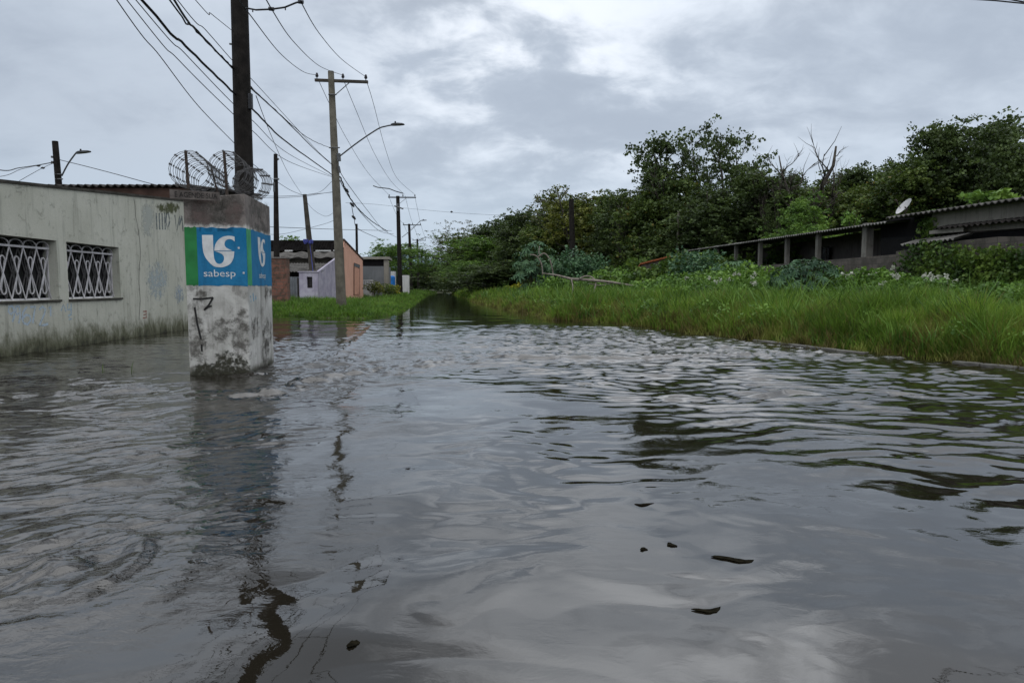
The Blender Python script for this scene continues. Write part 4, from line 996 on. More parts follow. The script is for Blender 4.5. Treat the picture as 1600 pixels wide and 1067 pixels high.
mb = MB(); corrug(mb, (XL, 49.7, za), (XW-.02, 49.7, za), (0, .9, zb-za), 0.20, 0.03, 0.02); mb.build('upper_roof', M['blackroof'], H)
mb = MB()
rr_ = random.Random(4); x = XL
while x < XW-.3:
    w_ = rr_.uniform(.3, 1.6)
    if rr_.random() < .72:
        mb = MB(); mb.box((x+w_/2, 49.62, za-.02+rr_.uniform(-.02, .02)), (min(w_, XW-.1-x), .1, .10)); mb.build('ridge_cap', M['whitewall'], H)
    x += w_+rr_.uniform(.02, .3)
zc_ = D(480, 394, 49.6).z; zd_ = D(480, 402.5, 48.6).z
mb = MB(); corrug(mb, (XL, 48.5, zd_), (XW-.1, 48.5, zd_), (0, 1.1, zc_-zd_), 1.05, 0.055, 0.03, 10); mb.build('middle_roof', M['asbestos_mid'], H)
mb = MB(); mb.box(((XL+XW)/2, 49.0, zd_-.35), (XW-XL-.3, .08, .55)); mb.build('eave_board', M['coping'], H)
ze_ = D(470, 424.5, 44.6).z; zg_ = D(470, 411, 47.6).z
XG = D(446, 450, 44.2).x; XP0 = D(470, 450, 44).x; XP1 = D(499, 450, 44).x
mb = MB(); corrug(mb, (XG-1.6, 44.5, ze_), (XP1+.02, 44.5, ze_), (0, 3.6, zg_-ze_), 0.20, 0.028, 0.02); mb.build('lower_roof', M['asbestos_mid'], H)
mb = MB(); mb.box(((XG+XP0)/2-.5, 47.9, 1.4), (XP0-XG+2, .1, 2.8)); mb.build('opening_shade', M['shadeblack'], H)  # black sheet painted as the shade behind the gate
zlt = D(520, 405, 47.2).z
mb = MB(); mb.prism([(XP1-.05, 43.9, 0), (XP1-.02, 43.9, ze_-.02), (XW-.05, 49.5, D(540, 397, 49.5).z), (XW-.05, 49.5, 0)], (-.15, 0, 0)); mb.build('lean_to_wall', M['lilac'], H)
# meter wall
mw = thing('meter_wall', ((XP0+XP1)/2, 43.9, 0), 'lilac rendered meter wall with a small dark meter window', 'wall')
ztm = D(485, 425.5, 43.8).z
wx0, wx1 = D(479.5, 440, 43.7).x, D(488, 440, 43.7).x; wz1, wz0 = D(484, 432.5, 43.7).z, D(484, 450, 43.7).z
mb = MB()
for (x0, x1, a, b) in ((XP0, wx0, 0, ztm), (wx1, XP1, 0, ztm), (wx0, wx1, 0, wz0), (wx0, wx1, wz1, ztm)):
    mb.box(((x0+x1)/2, 43.85, (a+b)/2), (x1-x0, .3, b-a))
mb.build('render', M['lilac'], mw)
mb = MB(); mb.box(((XP0+XP1)/2, 43.85, ztm+.03), (XP1-XP0+.1, .4, .06)); mb.build('coping', M['lilac'], mw)
mb = MB(); mb.box(((wx0+wx1)/2, 43.92, (wz0+wz1)/2), (wx1-wx0, .04, wz1-wz0)); wdw = mb.build('meter_window', M['glass'], mw)
mb = MB()
for zz in np.linspace(wz0+.05, wz1-.05, 5): mb.box(((wx0+wx1)/2, 43.86, zz), (wx1-wx0, .02, .02))
mb.build('grating', M['iron'], wdw)
gt = thing('metal_gate', ((XG+XP0)/2, 44, 0), 'grey corrugated metal gate between brick pillar and meter wall', 'gate')
zgt = D(458, 432.5, 44).z
mb = MB(); corrug(mb, (XG, 44.0, .05), (XP0-.03, 44.0, .05), (0, 0, zgt-.05), .16, .02, .01); mb.build('sheet', M['corrug'], gt)
mb = MB(); mb.box((XP0-.16, 43.95, zgt/2+.1), (.05, .05, zgt*.8)); mb.build('gate_frame', M['iron'], gt)
# door outline in the salmon wall
def onsal(px, py, off=0.0):
    n3 = Vector((Yf-Y1, -(XF-XW), 0)).normalized(); o = Vector((0, 0, CAM_H)); d = ray(px, py); tt = (Vector((XW, Y1, 0))-o).dot(n3)/d.dot(n3); return o+d*tt+n3*off
n3 = Vector((Yf-Y1, -(XF-XW), 0)).normalized(); onsal.nrm = n3
dm = MB(); A_ = [onsal(552.3, 461), onsal(552.3, 411), onsal(561, 414.5), onsal(561, 460)]
dm.prism([p+n3*.02 for p in A_], n3*.03); door = dm.build('door', simple('salmon_door', (0.50, 0.27, 0.195), .7, var=.15), H)
dm = MB(); 
for a, b in ((A_[0], A_[1]), (A_[1], A_[2]), (A_[2], A_[3])): dm.tube([a+n3*.055, b+n3*.055], .022, 4)
dm.build('door_frame', M['coping'], H)
dm = MB(); B_ = [onsal(552.6, 416), onsal(552.6, 411.6), onsal(560.7, 415), onsal(560.7, 419)]; dm.prism([p+n3*.06 for p in B_], n3*.02); dm.build('transom', M['corrug'], door)
# grey house
GHY = 63.0
GH = thing('grey_house', (-12.5, GHY, 0), 'flat-roofed grey house beyond the salmon gable with a dark recess under its roof', 'house')
gx0, gx1 = D(560, 430, GHY).x, D(606.5, 430, GHY).x; gzt = D(590, 402, GHY).z; gzr = D(590, 416, GHY).z
kx_ = -0.125
def skew(x0, x1, y0, y1, z0, z1):
    m_ = MB(); m_.prism([(x0+kx_*(y0-GHY), y0, z0), (x1+kx_*(y0-GHY), y0, z0), (x1+kx_*(y1-GHY), y1, z0), (x0+kx_*(y1-GHY), y1, z0)], (0, 0, z1-z0)); return m_
skew(gx0, gx1, GHY, GHY+4.5, 0, gzr).build('wall', M['greyhouse'], GH)
skew(gx0+.4, gx1-.4, GHY+.1, GHY+4.3, gzr, gzt-.19).build('recess', M['shadeblack'], GH)  # solid black block, its colour stands for the shade under the roof
skew(gx0-.1, gx1+.15, GHY-.3, GHY+4.7, gzt-.19, gzt+.03).build('flat_roof', M['beige'], GH)
mb = MB(); mb.box((gx1-.15, GHY+.05, gzt/2-.1), (.42, .34, gzt-.2)); mb.build('corner_pillar', M['beige'], GH)
mb = MB(); p = D(592, 409, GHY); mb.box((p.x, GHY+.2, p.z-.1), (.9, .06, .55), rz=.1); mb.build('shutter', M['corrug'], GH)
bal = thing('balustrade', (D(575, 445, 62).x, 62, 0), 'short white balustrade in front of the grey house', 'balustrade')
x0, x1 = D(566.5, 440, 61.8).x, D(583.5, 440, 61.8).x; z1, z0_ = D(575, 437.5, 61.8).z, D(575, 447, 61.8).z
mb = MB(); mb.box(((x0+x1)/2, 61.8, z1-.04), (x1-x0, .16, .10)); mb.build('top_rail', M['whitewall'], bal)
mb = MB(); mb.box(((x0+x1)/2, 61.8, z0_/2+.05), (x1-x0, .12, z0_+.1)); mb.build('base', M['whitewall'], bal)
for i in range(6):
    xx = x0+.08+(x1-x0-.16)*i/5; mb = MB(); mb.tube([(xx, 61.8, z0_+.1), (xx, 61.8, z0_+.22), (xx, 61.8, z1-.09)], [.05, .075, .04], 6); mb.build('baluster', M['whitewall'], bal)
# blue drum and low white walls beyond
c = MB(); p = D(611.5, 440, 72); c.tube([(p.x, 72, 0.1), (p.x, 72, .3), (p.x, 72, D(611, 432, 72).z-.05), (p.x, 72, D(611, 431, 72).z)], [.38, .40, .40, .3], 14)
tag(c.build('blue_drum', M['tankblue'], smooth=False), 'upright blue plastic drum beside the far grey house', 'drum')
c = MB(); a, b = D(606.5, 440, 74).x, D(616.5, 440, 74).x; c.box(((a+b)/2, 74.5, D(610, 424, 74).z/2), (b-a, 1, D(610, 424, 74).z)); tag(c.build('boundary_wall', M['whitewall']), 'white shed wall directly behind the blue drum', 'wall', 'white walls beyond the grey house')
c = MB(); a, b = D(627, 440, 82).x, D(638.5, 440, 82).x; c.box(((a+b)/2, 82.5, D(630, 430, 82).z/2), (b-a, .4, D(630, 430, 82).z)); tag(c.build('boundary_wall', M['whitewall']), 'white wall seen right of the pole with two crossarms', 'wall', 'white walls beyond the grey house')

# ------------------------------------------------------------------ right-hand building with columns
VX = 697.0
KX = 15.5
def bx(Y, off=0.0): return (KX+off)+(VX-800)/FPX*Y
def YB(px, off=0.0): return (KX+off)*FPX/(px-VX)
def bpnt(px, py, off=0.0):
    Y = YB(px, off); p = D(px, py, Y); return p
bdir = Vector((bx(1)-bx(0), 1, 0)).normalized(); bnrm = Vector((-bdir.y, bdir.x, 0))   # toward the street
B = thing('columned_building', (bx(30)+3, 30, 0), 'long low building with square columns under a corrugated lean-to roof on the right', 'building')
eave = [bpnt(1066, 393), bpnt(1180, 378), bpnt(1340, 352.5)]
zE = sum(e.z for e in eave)/3
Ye0, Ye1 = YB(1066), YB(1385)
mb = MB(); up = -bnrm*4.5+Vector((0, 0, .42))
A_ = Vector((bx(Ye1), Ye1, eave[2].z-.02))-bnrm*-.15; Bq = Vector((bx(Ye0), Ye0, eave[0].z))+bnrm*.15
corrug(mb, A_, Bq, up, .19, .026, .03); mb.build('roof', M['asbestos'], B)
zpar = lambda px, py: bpnt(px, py).z
for px in (1086, 1113, 1142, 1179, 1220, 1267.5, 1342.5):
    Y = YB(px); mb = MB(); z0 = 2.35; w_ = .28 if px > 1330 else .17
    mb.box((bx(Y)-bnrm.x*.2, Y, 1.85), (w_, w_, 3.55), rz=math.atan2(bdir.y, bdir.x)-R(90)); mb.build('column', M['colR'], B)
def alongwall(y0, y1, z0, z1a, z1b, off, th, nm, mat, parent):
    mb = MB(); a = Vector((bx(y0, off), y0, z0)); b = Vector((bx(y1, off), y1, z0))
    mb.prism([a, b, Vector((b.x, b.y, z1b)), Vector((a.x, a.y, z1a))], -bnrm*th); return mb.build(nm, mat, parent)
alongwall(YB(1420), YB(1075), 0, bpnt(1343, 401).z, bpnt(1113, 440).z+.65, 0.0, .18, 'parapet', M['blockwall'], B)
alongwall(YB(1460), YB(1075), 0, 3.9, 3.5, 3.4, .15, 'back_wall', M['greyR'], B)
for px0, px1, y0, y1 in ((1232, 1244, 396, 406), (1275, 1296, 388, 410), (1200, 1214, 402, 412)):
    a = bpnt(px0, y0, 3.3); b = bpnt(px1, y1, 3.3); mb = MB(); mb.prism([(a.x, a.y, b.z), (b.x, b.y, b.z), (b.x, b.y, a.z), (a.x, a.y, a.z)], bnrm*.05); w = mb.build('window', M['glass'], B)
    mb = MB()
    for k in range(3): f = (k+.5)/3; q = Vector((a.x+(b.x-a.x)*f, a.y+(b.y-a.y)*f, 0)); mb.box((q.x+bnrm.x*.07, q.y+bnrm.y*.07, (a.z+b.z)/2), (.03, .03, a.z-b.z))
    mb.build('window_bar', M['greyR'], w)
# the nearer block: dark bay, pale upper wall with lower corrugated canopies
N_ = thing('right_block', (bx(20)+2, 20, 0), 'nearer block of the building with a pale upper wall over ragged corrugated canopies', 'building')
def ppoly(pts, off, th, nm, mat, parent):
    mb = MB(); mb.prism([bpnt(x, y, off) for x, y in pts], -bnrm*th); return mb.build(nm, mat, parent)
mb = MB(); corrug(mb, bpnt(1700, 294, -.15), bpnt(1384, 340.5, -.15), -bnrm*4.2+Vector((0, 0, .34)), .24, .030, .03); mb.build('roof', M['asbestos_mid'], N_)
ppoly([(1456, 366), (1456, 330), (1700, 295), (1700, 350)], .35, .12, 'upper_wall', M['beige'], N_)
ppoly([(1376, 430), (1376, 346), (1456, 332), (1456, 430)], .9, .10, 'bay_shade', M['shadeblack'], N_)  # flat black sheet painted as the shade inside the bay
mb = MB(); corrug(mb, bpnt(1700, 332, -.05), bpnt(1458, 357.5, -.05), -bnrm*.45+Vector((0, 0, .10)), .22, .032, .02); mb.build('upper_canopy', M['asbestos_dark'], N_)
ppoly([(1452, 366), (1452, 361), (1505, 354), (1505, 362)], .1, .03, 'pale_board', M['beige'], N_)
mb = MB(); corrug(mb, bpnt(1492, 373, -.5), bpnt(1407, 383, -.5), -bnrm*.6+Vector((0, 0, .17)), .20, .03, .02); mb.build('lower_canopy', M['asbestos'], N_)
ppoly([(1376, 560), (1376, 372), (1490, 366), (1700, 352), (1700, 640)], .5, .15, 'lower_wall', M['shadeblack'], N_)
# overgrown yard wall
YWn = thing('yard_wall', (bx(18, -.7), 18, 0), 'dark mouldy yard wall under the ragged canopies at right edge', 'wall')
ppoly([(1400, 560), (1400, 393), (1490, 377), (1560, 370), (1700, 368), (1700, 640)], -.35, .14, 'render', M['blockwall'], YWn)
# dish
dh = thing('satellite_dish', D(1412, 334, 24), 'white satellite dish tilted on the long corrugated roof', 'satellite dish')
c = D(1413.5, 323.5, 24.2); ax = Vector((-0.80, 0.03, 0.60)).normalized(); u = ax.cross(Vector((0, 1, 0))).normalized(); w = ax.cross(u)
V_ = []; Fs = []; rad = .33
for j in range(5):
    r_ = rad*j/4
    for k in range(20):
        an = 2*math.pi*k/20; V_.append(c+(u*math.cos(an)+w*math.sin(an))*r_+ax*(.10*(r_/rad)**2-.05))
for j in range(4):
    for k in range(20): Fs.append((j*20+k, j*20+(k+1) % 20, (j+1)*20+(k+1) % 20, (j+1)*20+k))
mb = MB(); mb.add(V_, Fs); mb.build('reflector', M['dish'], dh, smooth=True)
mb = MB(); mb.tube([c, c-ax*.12, D(1411, 338, 24.2)], .025, 6); mb.build('mount', M['iron'], dh)
mb = MB(); mb.tube([c-w*rad*.8+ax*.02, c+ax*.38], .012, 5); mb.tube([c+ax*.34, c+ax*.42], .03, 6); mb.build('feed_arm', M['iron'], dh)
# small tiled roof sliver
tr = thing('tiled_shed', D(1030, 412, 43), 'small orange tiled shed roof half hidden by weeds left of the columns', 'shed')
a = D(1000, 413.5, 43); b = D(1050, 401, 43.5)
mb = MB(); mb.prism([a, b, b+Vector((0, 1.5, -.5)), a+Vector((0, 1.5, -.5))], (0, -.02, .09)); mb.build('roof', M['tile'], tr)
mb = MB(); mb.prism([a+Vector((.1, .2, -.06)), b+Vector((-.1, .2, -.06)), Vector((b.x-.1, b.y+.2, .3)), Vector((a.x+.1, a.y+.2, .3))], (0, 1.2, 0)); mb.build('wall', M['blockwall'], tr)

# ------------------------------------------------------------------ kerb
def kerb_run(pp, nm):
    mb = MB(); P = [G(x, y, .05) for x, y in pp]
    for a, b in zip(P[:-1], P[1:]):
        d = (b-a).normalized(); s = Vector((-d.y, d.x, 0)); s = s if s.x > 0 else -s
        a2 = a+d*.012; b2 = b-d*.012
        mb.prism([Vector((a2.x, a2.y, -.25)), Vector((b2.x, b2.y, -.25)), Vector((b2.x, b2.y, .045)), Vector((a2.x, a2.y, .04))], s*.16)
    o = mb.build('kerb', M['kerb'], bevel=.015); tag(o, nm, 'kerb', kind='structure')
kerb_run([(1052, 512), (1085, 516), (1120, 521)], 'far end of the half drowned concrete kerb below the grass')
kerb_run([(1175, 529.5), (1215, 534.5), (1260, 540), (1305, 545.5), (1350, 550)], 'middle run of concrete kerb below the right grass')
kerb_run([(1486, 563), (1530, 567), (1590, 572), (1680, 580)], 'near run of wet concrete kerb at the right edge')

# ------------------------------------------------------------------ grass
def blades(P, h, w, bend, seed):
    r = np.random.default_rng(seed); n = len(P)
    th = r.random(n)*2*np.pi; side = np.stack([np.cos(th), np.sin(th), 0*th], 1)*w[:, None]/2
    ph = r.random(n)*2*np.pi; b = bend*(0.3+r.random(n)); ld = np.stack([np.cos(ph)*b*h, np.sin(ph)*b*h, 0*h], 1)
    up = np.zeros((n, 3)); up[:, 2] = h
    base = P; mid = P+up*.55+ld*.30; tip = P+up*(1-.25*b[:, None])+ld*1.0
    V = np.stack([base-side, base+side, mid-side*.8, mid+side*.8, tip], 1).reshape(-1, 3)
    o = np.arange(n)*5
    q = np.stack([o, o+1, o+3, o+2], 1); t = np.stack([o+2, o+3, o+4], 1)
    a = np.tile([0, 0, .55, .55, 1.0], n)
    return V, q, t, a
def scatter(xr, yr, n, maxd=40, near_bias=2.0, seed=1):
    r = np.random.default_rng(seed)
    y0, y1 = yr; e = 1-near_bias
    U = r.random(n); Y = (y0**e+U*(y1**e-y0**e))**(1/e) if near_bias != 1 else y0*(y1/y0)**U
    X = xr[0](Y)+r.random(n)*(xr[1](Y)-xr[0](Y))
    return X, Y
def grass(name, label, X, Y, hfun, wfun, mat, sdmin, sdmax, seed, bend=.5, hide=None):
    sd = signed_land(X, Y); k = (sd > sdmin) & (sd < sdmax) & (np.abs(X/np.maximum(Y, .1)) < .95)
    r = np.random.default_rng(seed+50)
    clump = fbm(X*0.9+seed, Y*0.9, 3)
    k &= r.random(len(X)) < (0.55+1.2*np.clip(clump+.2, -.4, .5))
    X, Y, sd, clump = X[k], Y[k], sd[k], clump[k]
    z = land_z(sd, X, Y)-.03
    h = hfun(X, Y, sd)*(0.6+.8*r.random(len(X)))*(1+.55*np.clip(clump, -.6, .6)); w = wfun(Y)
    V, q, t, a = blades(np.stack([X, Y, z], 1), h, w, bend, seed)
    o = link_mesh(np_mesh(name, V, q, t, {'tipf': a}), name, mat)
    return tag(o, label, 'grass', kind='stuff')
xr_r = (lambda Y: np.interp(Y, [WR[i][1] for i in range(1, len(WR))], [WR[i][0] for i in range(1, len(WR))])-.3, lambda Y: np.interp(Y, [WR[i][1] for i in range(1, len(WR))], [WR[i][0] for i in range(1, len(WR))])+np.interp(Y, [10, 25, 60, 130], [7.5, 8.5, 12, 14]))
X, Y = scatter(xr_r, (9.0, 130), 420000, near_bias=2.1, seed=11)
gR = grass('grass', 'tall green and straw grass along the right bank', X, Y, lambda X, Y, s: np.interp(s, [0, .5, 1.5, 4, 9], [.24, .50, .72, .70, .3]), lambda Y: .008+.0011*Y, M['grass'], .02, 13, 21, bend=.36)
X, Y = scatter(xr_r, (9.0, 60), 60000, near_bias=1.9, seed=14)
kk = fbm(X*1.6+4, Y*1.6, 3) > .12; X, Y = X[kk], Y[kk]
grass('grass', 'taller coarse tufts standing above the right bank grass', X, Y, lambda X, Y, s: np.interp(s, [0, .5, 1.5, 4, 9], [.4, .75, 1.0, 1.0, .6]), lambda Y: .012+.0013*Y, M['weed'], .1, 12, 24, bend=.55)
X, Y = scatter((lambda Y: xr_r[0](Y), lambda Y: xr_r[0](Y)+3.2), (9.0, 60), 95000, near_bias=1.8, seed=13)
grass('grass', 'reddish brown straw grass along the waterline of the right bank', X, Y, lambda X, Y, s: np.interp(s, [-.3, 0, .3, 1.2, 3.2], [.22, .3, .42, .55, .55])*(fbm(X*1.3, Y*1.3, 3) > -.3)*((s > 0) | (fbm(X*1.9, Y*1.9, 2) > .05)), lambda Y: .006+.0009*Y, M['straw'], -.3, 3.2, 23, bend=.5)
xl_l = (lambda Y: np.interp(Y, [27, 31, 36, 60, 130], [-12, -22, -26, -30, -36]), lambda Y: np.interp(Y, [27, 35, 60, 126, 130], [-5.2, -5.0, -7.4, -14, -14]))
X, Y = scatter(xl_l, (26.5, 128), 170000, near_bias=2.0, seed=12)
kk = ~((X < -10.6) & (Y > 44) & (Y < 61)); X, Y = X[kk], Y[kk]
grass('grass', 'lush green grass on the left bank round the street lamp pole', X, Y, lambda X, Y, s: np.interp(s, [0, .5, 2, 8], [.10, .20, .34, .42])*np.interp(Y, [26, 60, 130], [1, 1.25, 1.6]), lambda Y: .006+.0009*Y, M['grassL'], .0, 40, 22)
# a few lone stalks in the water
for i, (px, py, hh_) in enumerate(((205, 583, .22), (160, 578, .12))):
    P = G(px, py); P = np.array([[P.x, P.y, -.05], [P.x+.03, P.y, -.05]]); V, q, t, a = blades(P, np.array([hh_+.05, hh_*.7]), np.array([.012, .01]), .15, i)
    tag(link_mesh(np_mesh('grass_stalk', V, q, t, {'tipf': a}), 'grass_stalk', M['grassL']), ['taller grass stalk poking out of the water left of the pillar', 'short grass stalk poking out of the water near the green wall'][i], 'grass stalk', 'grass stalks in the water')

# ------------------------------------------------------------------ leaves & trees
def leafcards(C, size, seed, flat=0.0, aspect=.45, fold=.25, droop=0.0):
    """one folded leaf (two triangles) per centre"""
    r = np.random.default_rng(seed); n = len(C)
    a = r.normal(size=(n, 3)); a[:, 2] *= (1-flat); a[:, 2] -= droop
    a /= np.linalg.norm(a, axis=1)[:, None]+1e-9
    b = r.normal(size=(n, 3)); b[:, 2] *= (1-flat); b -= (b*a).sum(1)[:, None]*a; b /= np.linalg.norm(b, axis=1)[:, None]+1e-9
    nn = np.cross(a, b); s = (size*(0.6+.8*r.random(n)))[:, None]
    V = np.stack([C-a*s*.5, C+b*s*aspect+nn*s*fold*.4-a*s*.05, C+a*s*.5, C-b*s*aspect+nn*s*fold*.4-a*s*.05], 1).reshape(-1, 3)
    o = np.arange(n)*4
    return V, np.concatenate([np.stack([o, o+1, o+2], 1), np.stack([o, o+2, o+3], 1)])
def skeleton(r, H, crown0, spread, nlimb, upness, stems=1, wob=.04, sub=3):
    """limb polylines and tip points, unit = metre; returns list of (pts, radii), tips"""
    limbs = []; tips = []
    r0 = H*.018+.03
    for s in range(stems):
        ang = r.random()*6.28; lean = (0.0 if stems == 1 else .16)*H
        top = np.array([math.cos(ang)*lean, math.sin(ang)*lean, H*(.9+.1*r.random())*(1 if s == 0 else r.uniform(.75, 1))])
        n = 9; P = []
        for i in range(n):
            f = i/(n-1); w = wob*H*math.sin(f*3)*.6
            P.append(np.array([top[0]*f**1.3+w*(r.random()-.5), top[1]*f**1.3+w*(r.random()-.5), top[2]*f*.97]))
        limbs.append((P, [r0*(1-.85*i/(n-1))/math.sqrt(stems)*1.2 for i in range(n)]))
        tips.append((P[-1], 1.0))
        for k in range(nlimb//stems):
            f = crown0+(0.95-crown0)*((k+r.random())/(nlimb/stems)); j = f*(n-1); i0 = int(j); p = P[i0]+(P[min(i0+1, n-1)]-P[i0])*(j-i0)
            az = k*2.4+r.random()*1.2; prof = math.sin(min(1, (f-crown0)/(1-crown0)*.8+.2)*math.pi)**.6
            L = spread*(.45+.55*r.random())*max(.35, prof)
            d = np.array([math.cos(az), math.sin(az), upness*(.5+r.random())]); d /= np.linalg.norm(d)
            q = [p+d*L*t_+np.array([0, 0, .12*L*t_*t_])+r.normal(size=3)*.04*L*(t_ > 0) for t_ in np.linspace(0, 1, 5)]
            rr = r0*(1-f)*.6+.018*H/10
            limbs.append((q, [rr*(1-.8*t_) for t_ in np.linspace(0, 1, 5)])); tips.append((q[-1], .9)); tips.append((q[3], .6))
            for m_ in range(sub):
                t_ = .35+.6*r.random(); jj = t_*4; i1 = int(jj); pp = q[i1]+(q[min(i1+1, 4)]-q[i1])*(jj-i1)
                d2 = d+r.normal(size=3)*.75; d2[2] = abs(d2[2])*.7+upness*.25; d2 /= np.linalg.norm(d2); L2 = L*(.3+.35*r.random())
                q2 = [pp+d2*L2*x for x in (0, .5, 1)]; q2[1] = q2[1]+r.normal(size=3)*.05*L2
                limbs.append((q2, [rr*.4, rr*.25, rr*.1])); tips.append((q2[-1], .8)); tips.append((q2[1], .5))
    return limbs, tips
def make_tree(seed, style):
    r = np.random.default_rng(seed); mb = MB()
    H = 10.0
    if style == 'open': sk = skeleton(r, H, .42, 2.5, 16, .9, stems=3, sub=4); n, cr_, sz, flat = 84, .36, .155, .2
    elif style == 'tall': sk = skeleton(r, H, .30, 1.9, 20, .8, stems=1, sub=4); n, cr_, sz, flat = 110, .38, .155, .2
    elif style == 'dense': sk = skeleton(r, H, .06, 3.1, 34, .45, stems=2, sub=4); n, cr_, sz, flat = 130, .52, .17, .2
    elif style == 'layer': sk = skeleton(r, H, .28, 6.0, 26, .12, stems=2, sub=5); n, cr_, sz, flat = 170, .62, .17, .75
    elif style == 'pale': sk = skeleton(r, H, .35, 4.2, 18, .55, stems=2, sub=5); n, cr_, sz, flat = 45, .45, .14, .2
    elif style == 'dead': sk = skeleton(r, H, .35, 3.4, 16, 1.0, stems=2, wob=.10, sub=6); n, cr_, sz, flat = 0, .3, .15, .1
    limbs, tips = sk
    if style == 'dead': limbs = [(P, [x*(1.9 if q < 1 else 1.15) for x in rad]) for q, (P, rad) in enumerate(limbs)]
    for P, rad in limbs: mb.tube([Vector(p) for p in P], rad, 6, cap=True)
    C = []
    for p, wgt in tips:
        if n == 0: break
        k = int(n*wgt*(.5+r.random()))
        if style in ('open', 'pale') and r.random() < .34: continue
        sc = cr_*(.6+.7*r.random())
        ns_ = max(1, k//16); sub_ = r.normal(size=(ns_, 3))*sc*1.15; sub_[:, 2] *= (.22 if style == 'layer' else .7)
        off = (sub_[:, None, :]+r.normal(size=(ns_, 16, 3))*np.array([.15, .15, .085 if style != 'layer' else .05])).reshape(-1, 3)
        C.append(np.array(p)+off)
    if style == 'dead':                      # creeper up the stem
        for P, rad in limbs[:2]:
            for i in range(min(6, len(P))):
                C.append(np.array(P[i])+r.normal(size=(260, 3))*np.array([.26, .26, .55]))
    C = np.concatenate(C)
    V, T = leafcards(C, np.full(len(C), sz), seed+1, flat=flat)
    return mb, (V, None, T), H
TREES = {}
trunk_mat = {'pale': 'barkpale'}
for st, seeds in (('open', (1, 2, 3)), ('tall', (4, 5)), ('dense', (6, 7, 8, 9)), ('layer', (10, 11)), ('pale', (12, 13)), ('dead', (14, 15, 16))):
    TREES[st] = []
    for sd__ in seeds:
        mb, (V, q, t), Ht = make_tree(sd__, st)
        tm = bpy.data.meshes.new('trunk'); tm.from_pydata([tuple(v) for v in mb.v], [], mb.f); tm.update(); tm.polygons.foreach_set('use_smooth', [True]*len(tm.polygons))
        tm.materials.append(M[trunk_mat.get(st, 'bark')])
        cms = {}
        TREES[st].append((tm, V, t, cms, mb))
def place_tree(style, var, px, ytop, Y, width, mat, label, group, name='tree', rz=None, trunkmat=None, zoff=None, cat='tree'):
    tm, V, T, cms, _ = TREES[style][var]
    if mat not in cms:
        me = np_mesh('crown', V, None, T); me.materials.append(M[mat]); cms[mat] = me
    if ('t', trunkmat) not in cms:
        if trunkmat: t2_ = tm.copy(); t2_.materials.clear(); t2_.materials.append(M[trunkmat]); cms[('t', trunkmat)] = t2_
        else: cms[('t', trunkmat)] = tm
    top = D(px, ytop, Y); gz = zat(top.x, Y)-.1 if zoff is None else zoff
    r = random.Random(int(px*7+ytop))
    t = thing(name, (top.x, Y, gz), label, cat, group)
    vt = np.percentile(V[:, 2], 99.9) if style != 'dead' else max(v.co.z for v in tm.vertices)
    s = (top.z-gz)/vt; base_w = {'open': 3.6, 'tall': 2.6, 'dense': 4.0, 'layer': 7.0, 'pale': 4.8, 'dead': 2.6}[style]
    sx = width/2/base_w
    t.rotation_euler = (0, 0, rz if rz is not None else r.random()*6.28); t.scale = (sx, sx, s)
    a = bpy.data.objects.new('trunk', cms[('t', trunkmat)]); col.objects.link(a); a.parent = t
    b = bpy.data.objects.new('crown' if style != 'dead' else 'creeper', cms[mat]); col.objects.link(b); b.parent = t
    return t
GR = 'trees at the edge of the wood'
place_tree('dense', 0, 1604, 192, 36, 6.5, 'leafA', 'tall dark tree cut by the right edge behind the pale upper wall', GR)
place_tree('tall', 1, 1548, 184, 40, 6.5, 'leafA', 'tall tree with layered dark top second from the right edge', GR)
place_tree('tall', 0, 1470, 188, 41, 5, 'leafA', 'tall narrow dark tree rising left of the two highest right-hand trees', GR)
place_tree('dense', 2, 1508, 226, 44, 6.5, 'leafA', 'dark tree filling the dip between the tall right-hand trees', GR)
place_tree('dense', 3, 1432, 244, 43, 6, 'leafA', 'dark round tree above the satellite dish', GR)
place_tree('open', 0, 1367, 246, 45, 6, 'leafA', 'spindly tree with small leaf tufts left of the satellite dish', GR)
place_tree('dense', 0, 1395, 262, 42, 8, 'leafB', 'lower olive tree behind the corrugated roof near the dish', GR)
place_tree('dense', 1, 1340, 255, 46, 6.5, 'leafA', 'dark bushy tree between the spindly tree and the bare snags', GR)
place_tree('dead', 0, 1312, 236, 44, 2.6, 'leafA', 'dead snag right of the big bare-branched tree', GR)
place_tree('dead', 1, 1268, 203, 44, 6.0, 'leafB', 'big bare-branched dead tree wrapped in creeper', GR)
place_tree('dead', 2, 1208, 243, 45, 2.2, 'leafA', 'broken dark snag leaning beside the tall leafy trees', GR)
place_tree('dense', 2, 1262, 300, 38, 4.5, 'leafC', 'bright green creeper mound in front of the dead tree', GR)
place_tree('dense', 3, 1300, 266, 47, 9, 'leafB', 'bushy olive tree behind the dead trees', GR)
place_tree('dense', 0, 1228, 270, 47, 9, 'leafA', 'dark bushy tree under the broken snag', GR)
place_tree('open', 1, 1150, 188, 50, 7.5, 'leafA', 'tallest open-crowned tree of the left pair', GR)
place_tree('open', 2, 1062, 202, 50, 9, 'leafA', 'tall spreading open tree at the left of the pair', GR)
place_tree('open', 0, 1108, 206, 53, 6, 'leafA', 'tall dark tree between the two open-crowned trees', GR)
place_tree('dense', 1, 1110, 296, 48, 9, 'leafA', 'dense dark tree at the foot of the open-crowned pair', GR)
place_tree('dense', 2, 1178, 262, 49, 8, 'leafA', 'dense dark tree above the middle columns', GR)
place_tree('dense', 3, 1030, 272, 52, 9, 'leafB', 'dense tree below the spreading open tree', GR)
place_tree('dead', 0, 982, 290, 52, 3, 'leafA', 'dark twisted snag left of the spreading open tree', GR)
